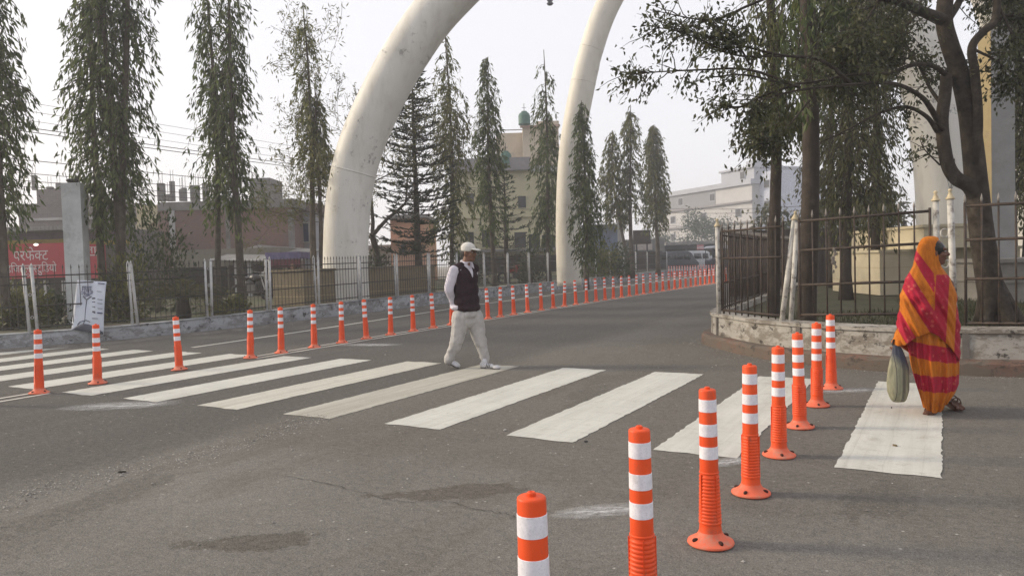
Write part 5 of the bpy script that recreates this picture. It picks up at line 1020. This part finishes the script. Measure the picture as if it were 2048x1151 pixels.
def shoe(heel, toe, flat):
    t = (toe - heel); L = t.length; t.normalize(); up = Vector((0, 0, 1)); up = (up - t * up.dot(t)).normalized(); s_ = t.cross(up)
    mb = MB(); Mx = Matrix((t, s_, up)).transposed(); mb.ell(heel + t * .055 + up * .045, (.06, .040, .05), Mx); mb.ell(heel + t * .14 + up * .036, (.09, .044, .036), Mx); mb.ell(heel + t * (L - .055) + up * .026, (.058, .046, .030), Mx); mb.cap(heel + t * .06 + up * .05, heel + t * .07 + up * .09, .042, .040)
    o = put('shoe', fuse(mb, .008, 3, off=ml), shm, man); mb = MB(); mb.ell(heel + t * .07 + up * .008, (.072, .042, .016), Mx); mb.ell(heel + t * (L - .08) + up * .008, (.082, .049, .016), Mx); mb.cap(heel + t * .05 + up * .006, heel + t * (L - .06) + up * .006, .014, .014); put('sole', fuse(mb, .007, 2, off=ml), sole, o); return o, t, up, s_
shoe(W(888, 722, -.02) + Vector((0, 0, .0)), W(918, 736.5, -.06), False)
fh, ft_ = G(961, 736), G(1000, 739); fo, t, up, s_ = shoe(fh + Vector((0, 0, .004)), ft_ + Vector((0, 0, .004)), True)
for i in range(3):
    b = fh + t * (.085 + .026 * i) + Vector((0, 0, .022)); mb = MB(); dcam = Vector((0, 1, 0))
    decal('shoe_stripe', fo, ml, lambda s, q, b=b: b + t * (.011 * s + .024 * q) + Vector((0, 0, .055 * q)), 1, 4, dcam, eyeb, fo, .003, .003)
capm = mat('white_cap', (.56, .55, .52), .85, .1, 40); Mh = Matrix.Rotation(hz, 3, 'Z') @ Matrix.Rotation(R(6), 3, 'Y')
mb = MB(); mb.ell(hf(-.012, 0, .072), (.104, .090, .078), Mh); mb.ell(hf(-.015, 0, .045), (.106, .090, .035), Mh); cp_ = put('cap', fuse(mb, .009, 2, off=ml), capm, man)
mb = MB(); mb.ell(hf(.115, 0, .048), (.070, .070, .012), Mh @ Matrix.Rotation(R(9), 3, 'Y')); put('visor', fuse(mb, .007, 1, off=ml), capm, cp_)
# --- the woman in the sari
YW = 6.36
def W2(px, py, dy=0.): return D(px, py, YW + dy)
wl = Vector((W2(1864, 828).x, YW, 0)); wo = root('person', wl, 'woman in an orange and crimson striped sari looking to the right', 'person')
hc = W2(1869, 505, -.03); mb = MB(); hz = R(-18); hf = head(mb, hc, hz, .93); mb.cap(hc - Vector((.01, 0, .03)), W2(1864, 560), .05, .055)
mb.ell(W2(1860, 590), (.15, .10, .16)); mb.ell(W2(1860, 640), (.15, .11, .16)); mb.ell(W2(1860, 690), (.15, .12, .12))
a, b, c = W2(1828, 570, .03), W2(1812, 632, .02), W2(1793, 674, .0); mb.cap(a, b, .046, .038); mb.cap(b, c, .036, .025); hand(mb, c, Vector((-.02, -.01, -1)), Vector((-1, -.2, 0)), .9, 1.0)
a, b, c = W2(1896, 568, 0), W2(1900, 622, -.0), W2(1872, 606, -.08); mb.cap(a, b, .046, .038); mb.cap(b, c, .036, .025); hand(mb, c, W2(1852, 594, -.09) - c, Vector((0, -.8, .5)), .9, .9, -1)
for pts in (((1850, 690, .04), (1858, 760, .02), (1866, 815, -.04)), ((1878, 690, .06), (1884, 755, .08), (1890, 800, .16))):
    p = [W2(*q) for q in pts]; mb.cap(p[0], p[1], .07, .046); mb.cap(p[1], p[2], .045, .032)
fF = G(1868, 823); fT = G(1850, 835); fd = (fT - fF).normalized(); sd_ = Vector((-fd.y, fd.x, 0))
mb.cap(fF + Vector((0, 0, .055)), fF + fd * .05 + Vector((0, 0, .05)), .036, .034); mb.cap(fF + Vector((0, 0, .045)), fF + fd * .15 + Vector((0, 0, .032)), .034, .026)
for q, L in ((-.028, .045), (-.012, .05), (.002, .048), (.015, .043), (.026, .036)): mb.cap(fF + fd * .15 + sd_ * q + Vector((0, 0, .028)), fF + fd * (.15 + L) + sd_ * q * 1.1 + Vector((0, 0, .024)), .011, .009, 8)
rF = W2(1893, 802, .18); rd = Vector((.1, -1, -.35)).normalized(); mb.cap(rF + Vector((0, 0, .0)), rF + rd * .13, .032, .026)
put('body', fuse(mb, .0075, 3, .5, wl), skin_d, wo)
for q in (-1, 1):
    mb = MB(); mb.ell(hf(.078, .031 * q, .010), (.010, .013, .009)); part('eye', mb, eyew, wo, True)
mb = MB(); mb.cap(hf(.094, -.022, -.057), hf(.094, .022, -.057), .005, .005, 6); part('mouth', mb, lips, wo); mb = MB(); mb.ell(hf(-.016, 0, .030), (.102, .080, .086)); put('hair', fuse(mb, .01, 1, off=wl), eyeb, wo)
sand = mat('brown_sandal', (.08, .035, .022), .6)
for (p, d) in ((fF, fd), (Vector((rF.x, rF.y, 0)) + Vector((0, 0, .09)), rd)):
    mb = MB(); s3 = Vector((-d.y, d.x, 0)).normalized(); h0 = Vector((0, 0, .008 if d is fd else .0)); mb.cap(p - d * .04 + h0, p + d * .20 + h0, .013, .013)
    for q in (-1, 1): mb.cap(p - d * .03 + s3 * .02 * q + h0, p + d * .18 + s3 * .028 * q + h0, .016, .018)
    for st_ in (.09, .13, .01):
        mb.tube([p + d * st_ + s3 * .045 * math.cos(a_ * .314) + Vector((0, 0, .012 + .055 * math.sin(a_ * .314))) for a_ in range(11)], .008, 5)
    put('sandal', fuse(mb, .007, 1, off=wl), sand, wo)
k = NT('striped_sari'); at = k.n('Attribute'); at.attribute_name = 'band'; co = k.pos()
vo = k.vor(k.mix(.02, co, k.n('TexNoise').outputs['Color']), 15.); s_ = k.ramp(k.math('ADD', at.outputs['Fac'], k.math('MULTIPLY', k.math('SUBTRACT', k.noise(co, 30), .5), 1.4)), -.35, .35)
orr = k.mix(k.ramp(k.noise(k.pos((1, 1, .25)), 26, 5, .7), .3, .72), (.42, .10, .005), (.70, .235, .016)); red = k.mix(k.ramp(vo, .16, .24, .38, 0), k.mix(k.ramp(k.noise(co, 20, 5), .3, .7), (.36, .008, .028), (.48, .014, .05)), (.75, .22, .16))
c = k.mix(s_, orr, red); k.base(c, .75); tl = k.n('BsdfTranslucent'); k.set(tl.inputs[0], c); ms = k.n('MixShader'); ms.inputs[0].default_value = .22; k.bump(k.noise(k.pos((1, 1, .3)), 60, 4), .25, .008)
k.t.links.new(k.b.outputs[0], ms.inputs[1]); k.t.links.new(tl.outputs[0], ms.inputs[2]); k.t.links.new(ms.outputs[0], k.out.inputs[0]); sari_m = k.m
def drape(name, tab, top, hem, band, yoff, na=150, nr=120, hole=None, fold=None):
    vs = []; bd = []
    for j in range(nr + 1):
        for i in range(na):
            a = 2 * math.pi * i / na; py = top + (hem(a) - top) * j / nr; xl = lerps(py, [(p, l) for p, l, r_, d in tab]); xr = lerps(py, [(p, r_) for p, l, r_, d in tab]); yd = lerps(py, [(p, d) for p, l, r_, d in tab])
            f = fold(a, py, (xl + xr) / 2 + (xr - xl) / 2 * math.cos(a)) if fold else 0.; ca, sa = math.cos(a), math.sin(a); ca = math.copysign(abs(ca) ** .85, ca); px = (xl + xr) / 2 + (xr - xl) / 2 * ca * (1 + f * .25); sa = math.copysign(abs(sa) ** lerps(py, [(478, .8), (492, .42), (538, .42), (575, 1)]), sa); y = yoff + yd * sa * (1 + f) + .02 * f
            p = W2(px, py, y); p.z = W2(px, py, 0).z; vs.append(p - wl); bd.append(band(px, py, a))
    fs = []
    for j in range(nr):
        for i in range(na):
            i2 = (i + 1) % na; q = (j * na + i, j * na + i2, (j + 1) * na + i2, (j + 1) * na + i)
            if hole and hole(vs[q[0]] + wl, j): continue
            fs.append(q)
    fs.append(tuple(range(na - 1, -1, -1))); me = bpy.data.meshes.new(name); me.from_pydata(vs, [], fs); at_ = me.attributes.new('band', 'FLOAT', 'POINT'); at_.data.foreach_set('value', bd); me = evalmesh(me, [('SOLIDIFY', dict(thickness=.004, offset=1)), ('SMOOTH', dict(factor=.3, iterations=1))]); return put(name, me, sari_m, wo)
def band_s(px, py, a):
    lim = 1868 + (py - 550) * .03
    if px < lim or py < 548: q = .83 * px - .55 * py; s = max(min(10, 5 + (py - 490) * .09) - abs(q - 1240), 15 - abs(q - 1196), 11.5 - abs(q - 1141)); return s if py > 488 + max(0, px - 1842) * 1.0 else -4
    return max(13.5 - abs(px - 1883 + (py - 600) * .06), 8 - abs(px - 1917 + (py - 690) * .05) if py > 585 else -5)
def hem_s(a):
    ca = math.cos(a)
    if math.sin(a) < 0: return lerps(ca, [(-1, 684), (-.85, 688), (-.6, 686), (-.3, 670), (.05, 659), (.3, 667), (.7, 693), (1, 720)])
    return lerps(ca, [(-1, 684), (0, 735), (1, 720)])
def fold_s(a, py, px):
    k_ = min(1, max(0, (py - 540) / 60)); k2 = min(1, max(0, (py - 500) / 60)); dg_ = a * 2.2 + py * .03
    if math.sin(a) < .2: k2 *= .5; rad_ = math.atan2(py - 585, px - 1878); return k2 * (.03 * math.sin(9 * a + .035 * py) + .02 * math.sin(17 * a)) + k_ * (.045 * math.sin(9 * rad_ + .6 * math.sin(.05 * py)) * min(1, math.hypot(px - 1878, py - 585) / 40) + .11 * math.sin(.20 * (.83 * px - .55 * py)) + .06 * math.sin(.55 * (.83 * px - .55 * py) + .05 * py))
    return k2 * (.06 * math.sin(9 * a + .035 * py) + .04 * math.sin(17 * a - .05 * py + 1)) + k_ * (.07 * math.sin(dg_ * 4) + .03 * math.sin(31 * a + .08 * py))
tabS = [(472, 1855, 1868, .02), (475, 1846, 1878, .06), (481, 1840, 1880, .09), (492, 1835, 1881, .105), (505, 1831, 1881, .11), (520, 1828, 1881, .112), (533, 1825, 1883, .118), (545, 1818, 1892, .13), (558, 1810, 1902, .15), (575, 1804, 1909, .17), (600, 1800, 1914, .19), (640, 1794, 1919, .20), (683, 1786, 1921, .20), (720, 1787, 1920, .2), (760, 1800, 1915, .2)]
drape('sari_shawl', tabS, 472, hem_s, band_s, 0., hole=lambda p, j: (W2(0, 487).z > p.z > W2(0, 536).z) and (p.x / p.y) > W2(1877.5, 510).x / YW, fold=fold_s)
tabK = [(650, 1814, 1908, .15), (690, 1816, 1914, .17), (731, 1823, 1917, .18), (768, 1833, 1916, .185), (786, 1839, 1909, .18), (800, 1843, 1900, .165), (818, 1848, 1893, .14), (826, 1849, 1890, .14)]
drape('sari_skirt', tabK, 650, lambda a: lerps(math.cos(a), [(-1, 812), (0, 819), (.5, 816), (.8, 803), (1, 794)]) if math.sin(a) < 0 else lerps(math.cos(a), [(-1, 812), (0, 806), (1, 794)]), lambda px, py, a: max(15 - abs(py - .16 * (px - 1850) - 698), 15.5 - abs(py - .05 * (px - 1850) - 760)), .01, fold=lambda a, py, px: min(1, (py - 640) / 60) * (.13 * math.sin(11 * a + 1) + .09 * math.sin(23 * a + .02 * py) + .05 * math.exp(-((a - 5.0) / .12) ** 2)))
# woven sack in her right hand
bc = W2(1797, 740, -.09); bagr = root('carry_bag', Vector((bc.x, bc.y, W2(1797, 802, -.09).z)), 'bulging striped woven sack with a dark top in the woman\'s hand', 'bag')
tabB = [(690, 1787, 1798, .02), (697, 1785, 1803, .03), (706, 1784, 1807, .04), (718, 1780, 1812, .055), (735, 1775, 1817, .07), (760, 1773, 1818, .078), (780, 1775, 1818, .078), (792, 1779, 1815, .066), (799, 1783, 1813, .05), (803, 1788, 1809, .02)]
k = NT('woven_sack'); co = k.pos(obj=True); X = k.xyz(co); q = k.math('ADD', X[0], k.math('MULTIPLY', k.math('SUBTRACT', k.noise(co, 5), .5), .02)); c = k.mix(k.ramp(k.noise(k.pos((1, 1, .15)), 60, 4), .3, .7), (.19, .185, .12), (.30, .29, .20))
for ctr, wd in ((.002, .005), (.016, .006), (.030, .003), (-.055, .003), (.07, .003)): c = k.mix(k.ramp(k.math('ABSOLUTE', k.math('SUBTRACT', q, ctr)), wd * .6, wd * 1.3, .85, 0), c, (.05, .045, .045))
c = k.mix(k.ramp(k.math('ADD', X[2], k.math('MULTIPLY', X[0], .9)), .27, .37), c, (.05, .055, .08)); sackm = k.base(c, .6)
vs = []; fs = []; na = 36; rows = [690 + 113 * j / 40 for j in range(41)]
for py in rows:
    xl = lerps(py, [(t[0], t[1]) for t in tabB]); xr = lerps(py, [(t[0], t[2]) for t in tabB]); yd = lerps(py, [(t[0], t[3]) for t in tabB])
    for i in range(na): a = 2 * math.pi * i / na; f = 1 + .04 * math.sin(5 * a + py * .02) + .02 * math.sin(7 * a + .5 + .06 * py) + .12 * math.sin(9 * a) * max(0, (730 - py) / 40); p = W2((xl + xr) / 2 + (xr - xl) / 2 * math.cos(a) * f, py, -.09 + yd * math.sin(a) * f); p.z = W2(1797, py, -.09).z; vs.append(p)
mb = MB(); mb.add(vs, [(j * na + i, j * na + (i + 1) % na, (j + 1) * na + (i + 1) % na, (j + 1) * na + i) for j in range(40) for i in range(na)] + [tuple(range(na - 1, -1, -1)), tuple(40 * na + i for i in range(na))]); part('sack', mb, sackm, bagr, True)
mb = MB(); mb.tube([W2(1790, 694, -.09), W2(1785, 688, -.08), W2(1787, 680, -.06), W2(1793, 678, -.05), W2(1796, 686, -.07), W2(1794, 694, -.09)], .008, 6); part('handle', mb, eyeb, bagr, True)
# --- man sitting at the stall behind the railing
p0 = Vector((D(588, 590, 25.6).x, 25.6, .3)); pr_ = root('person', p0, 'man in dark clothes sitting at the stall behind the railing', 'person'); mb = MB(); head(mb, p0 + Vector((0, 0, 1.12)), R(-70)); mb.cap(p0 + Vector((0, 0, 1.08)), p0 + Vector((0, .03, .95)), .055, .06); mb.ell(p0 + Vector((0, .03, .78)), (.18, .12, .22)); mb.ell(p0 + Vector((0, .03, .52)), (.16, .13, .16))
for q in (-1, 1): mb.cap(p0 + Vector((.1 * q, 0, .48)), p0 + Vector((.13 * q, -.38, .46)), .075, .06); mb.cap(p0 + Vector((.13 * q, -.38, .46)), p0 + Vector((.12 * q, -.36, .08)), .055, .04); mb.cap(p0 + Vector((.12 * q, -.36, .06)), p0 + Vector((.12 * q, -.50, .04)), .04, .035); mb.cap(p0 + Vector((.18 * q, .03, .92)), p0 + Vector((.22 * q, -.05, .66)), .05, .042); mb.cap(p0 + Vector((.22 * q, -.05, .66)), p0 + Vector((.12 * q, -.28, .56)), .04, .03); hand(mb, p0 + Vector((.12 * q, -.28, .56)), Vector((-.2 * q, -1, -.2)), Vector((0, 0, 1)), 1, .4, q)
put('body', fuse(mb, .012, 3, off=p0), skin, pr_); mb = MB(); mb.ell(p0 + Vector((0, .03, .78)), (.20, .14, .22)); mb.ell(p0 + Vector((0, .03, .55)), (.19, .15, .16))
for q in (-1, 1): mb.cap(p0 + Vector((.18 * q, .03, .92)), p0 + Vector((.22 * q, -.05, .68)), .065, .06)
put('shirt', fuse(mb, .015, 2, off=p0), mat('charcoal_shirt', (.04, .04, .045), .9), pr_); mb = MB()
for q in (-1, 1): mb.cap(p0 + Vector((.1 * q, 0, .48)), p0 + Vector((.13 * q, -.38, .46)), .09, .075); mb.cap(p0 + Vector((.13 * q, -.38, .46)), p0 + Vector((.12 * q, -.36, .12)), .07, .055)
put('trousers', fuse(mb, .015, 2, off=p0), mat('brown_trousers', (.06, .045, .04), .9), pr_); mb = MB(); mb.ell(p0 + Vector((0, .025, 1.17)), (.08, .085, .08)); put('hair', fuse(mb, .012, 1, off=p0), hairm, pr_)
r_ = root('stool', p0, 'low wooden stool under the sitting man', 'stool'); mb = MB(); mb.box(p0 + Vector((0, 0, .38)), (.36, .32, .04)); wd = mat('stool_wood', (.12, .075, .045), .8); part('seat', mb, wd, r_)
for sx in (-1, 1):
    for sy in (-1, 1): mb = MB(); mb.tube([p0 + Vector((.15 * sx, .12 * sy, .36)), p0 + Vector((.17 * sx, .14 * sy, 0))], .02, 6); part('leg', mb, wd, r_)
# ------------------------------------------------------------------ vehicles
tyre = mat('tyre_rubber', (.02, .02, .02), .85); chrome = mat('dull_chrome', (.4, .4, .4), .3, metal=.9)
def wheel(parent, c, r, w_, ax, name='wheel'):
    ax = ax.normalized(); u = ax.cross(Vector((0, 0, 1))).normalized(); mb = MB(); mb.tube([c + (u * math.cos(a * math.pi / 10) + Vector((0, 0, 1)) * math.sin(a * math.pi / 10)) * (r - w_ / 2) for a in range(21)], w_ / 2, 8, False); o = part(name, mb, tyre, parent, True)
    mb = MB(); mb.tube([c - ax * w_ * .35, c + ax * w_ * .35], r * .22, 10)
    for a in range(6): mb.tube([c, c + (u * math.cos(a * math.pi / 3) + Vector((0, 0, 1)) * math.sin(a * math.pi / 3)) * (r - w_ * .8)], .012, 4)
    part('rim', mb, chrome, o); return o
def motorbike(label, p, rz, col):
    r_ = root('motorcycle', p, label, 'motorcycle'); d = Vector((math.cos(rz), math.sin(rz), 0)); s_ = Vector((-d.y, d.x, 0)); f = lambda x, y, z: p + d * x + s_ * y + Vector((0, 0, z)); body = mat('bike_paint', col, .35); Mx = Matrix.Rotation(rz, 3, 'Z')
    wheel(r_, f(.62, 0, .30), .30, .10, s_); wheel(r_, f(-.62, 0, .30), .30, .11, s_)
    mb = MB(); mb.ell(f(.16, 0, .80), (.26, .14, .13), Mx); mb.ell(f(-.1, 0, .62), (.25, .10, .12), Mx); put('tank', fuse(mb, .015, 2, off=p), body, r_); mb = MB(); mb.ell(f(-.32, 0, .80), (.38, .13, .06), Mx); mb.ell(f(-.62, 0, .86), (.14, .10, .05), Mx); put('seat', fuse(mb, .015, 2, off=p), eyeb, r_)
    mb = MB(); mb.box(f(.05, 0, .42), (.36, .24, .30), rz); mb.tube([f(-.1, .14, .28), f(-.75, .16, .36)], .04, 8); part('engine', mb, mat('engine_metal', (.1, .1, .1), .5, metal=.5), r_)
    mb = MB(); mb.tube([f(.62, .07, .30), f(.40, .07, .95)], .025, 6); mb.tube([f(.62, -.07, .30), f(.40, -.07, .95)], .025, 6); part('fork', mb, chrome, r_); mb = MB(); mb.tube([f(.24, .36, 1.04), f(.38, .2, 1.0), f(.40, 0, .98), f(.38, -.2, 1.0), f(.24, -.36, 1.04)], .014, 6); part('handlebar', mb, chrome, r_)
    mb = MB(); mb.ell(f(.50, 0, .90), (.09, .09, .09), Mx); part('headlight', mb, mat('lamp_glass', (.5, .5, .48), .2), r_, True); mb = MB(); mb.tube([f(.90, 0, .45), f(.78, 0, .58), f(.62, 0, .63), f(.45, 0, .58)], .05, 6); part('mudguard', mb, body, r_, True)
motorbike('red motorcycle parked behind the railing in front of the cream apartment block', Vector((D(1030, 560, 37).x, 37, .3)), R(15), (.30, .02, .025))
motorbike('black motorcycle parked behind the railing beside the market stall', Vector((D(505, 590, 26).x, 26, .3)), R(-20), (.03, .03, .032))
# three-wheeler coming down the road, half hidden by the corner railing
p = D(1441, 552, 55); p.z = .02; tw_ = root('auto_rickshaw', p, 'dark blue three-wheeler with a pale roof, half hidden by the corner railing post', 'three-wheeler'); f = lambda x, y, z: p + Vector((x, y, z)); dkb = mat('dark_blue_paint', (.025, .03, .055), .4)
mb = MB(); mb.prism([(-.62, .42), (.62, .42), (.62, 1.05), (.5, 1.15), (-.5, 1.15), (-.62, 1.05)], 0, 2.0); mb.prism([(-.34, .45), (.34, .45), (.30, 1.12), (-.30, 1.12)], -.45, 0); o = put('body', evalmesh(MB.mesh(mb, 'b'), [('BEVEL', dict(width=.05, segments=2))]), dkb, tw_)
mb = MB(); mb.prism([(-.68, 1.88), (.68, 1.88), (.66, 1.98), (.45, 2.08), (-.45, 2.08), (-.66, 1.98)], -.35, 2.1); put('roof', evalmesh(mb.mesh('r'), [('BEVEL', dict(width=.04, segments=2))]), mat('pale_canopy', (.42, .43, .46), .7), tw_)
mb = MB(); [mb.tube([(x, y, 1.1), (x * .98, y + dy, 1.9)], .03, 6) for x in (-.58, .58) for y, dy in ((-.1, -.1), (1.9, 0))]; part('roof_post', mb, dkb, tw_, local=True)
mb = MB(); mb.bx((-.5, .02, 1.18), (.5, .05, 1.85)); part('windscreen', mb, glass, tw_, local=True); mb = MB(); mb.ell((0, -.48, .95), (.13, .06, .13)); part('headlight', mb, mat('headlamp', (.55, .55, .55), .2), tw_, True, True)
wheel(tw_, f(0, -.35, .24), .24, .11, Vector((1, 0, 0))); wheel(tw_, f(-.56, 1.6, .24), .24, .12, Vector((1, 0, 0))); wheel(tw_, f(.56, 1.6, .24), .24, .12, Vector((1, 0, 0)))
# minivans parked beyond the far bollards
def van(label, p, rz, col):
    r_ = root('parked_van', p, label, 'van', rz=0); Mx = Matrix.Rotation(rz, 3, 'Z'); F_ = lambda x, y, z: p + Mx @ Vector((x, y, z)); mb = MB(); prof = [(-1.8, .35), (1.75, .35), (1.85, .8), (1.6, 1.05), (1.1, 1.75), (.8, 1.85), (-1.7, 1.85), (-1.85, 1.2)]
    vs = [F_(x, -.78, z) for x, z in prof] + [F_(x, .78, z) for x, z in prof]; n = len(prof); mb.add(vs, [tuple(range(n)), tuple(range(2 * n - 1, n - 1, -1))] + [(i + n, (i + 1) % n + n, (i + 1) % n, i) for i in range(n)]); put('body', evalmesh(mb.mesh('b', p), [('BEVEL', dict(width=.08, segments=2))]), mat('van_paint', col, .35), r_)
    for x0, x1 in ((-1.6, -.5), (-.4, .35), (.45, 1.05)): mb = MB(); mb.add([F_(x0, -.80, 1.15), F_(x1, -.80, 1.15), F_(x1 - .1, -.80, 1.62), F_(x0, -.80, 1.62)], [(0, 1, 2, 3)]); put('window', evalmesh(mb.mesh('w', p), [('SOLIDIFY', dict(thickness=.03, offset=0))]), glass, r_)
    for x in (-1.15, 1.15):
        for y in (-.72, .72): wheel(r_, F_(x, y, .32), .32, .2, Mx @ Vector((0, 1, 0)))
van('whitish van parked in the haze in front of the far dark sheds', Vector((D(1388, 520, 68).x, 68, 0)), R(14), (.45, .46, .48)); van('dark van parked left of the whitish van beyond the far bollards', Vector((D(1352, 520, 66).x, 66, 0)), R(8), (.05, .055, .07))
# small litter on the road
for i, (px, py, L, lb, cl) in enumerate(((244, 946, .032, 'dark dry leaf lying on the dark asphalt at left', (.03, .028, .022)), (1783, 817, .013, 'tiny dark scrap on the stripe left of the woman', (.03, .025, .02)), (1790, 893, .022, 'small brown leaf on the stripe nearest the right edge', (.12, .09, .05)), (1172, 885, .018, 'dark stone chip beside the crossing stripe corner', (.05, .05, .05)), (1010, 862, .02, 'pale paper scrap in front of the crossing', (.45, .44, .42)))):
    p = G(px, py); mb = MB(); mb.ell(p + Vector((0, 0, .012)), (L, L * .4, .008), Matrix.Rotation(i, 3, 'Z'), 8, 5); solo('road_litter', mb, mat('litter', cl, .9), lb, 'litter', loc=p)
# ------------------------------------------------------------------ the dusty air
hm = bpy.data.materials.new('dusty_air'); hm.use_nodes = True; t_ = hm.node_tree; t_.nodes.remove(t_.nodes['Principled BSDF']); pv_ = t_.nodes.new('ShaderNodeVolumePrincipled')
pv_.inputs['Color'].default_value = (.95, .965, 1, 1); pv_.inputs['Density'].default_value = .0024; pv_.inputs['Anisotropy'].default_value = .3
t_.links.new(pv_.outputs[0], t_.nodes['Material Output'].inputs['Volume'])
mb = MB(); mb.bx((-390, -390, -1.6), (390, 390, 19.5)); solo('haze', mb, hm, kind='stuff')
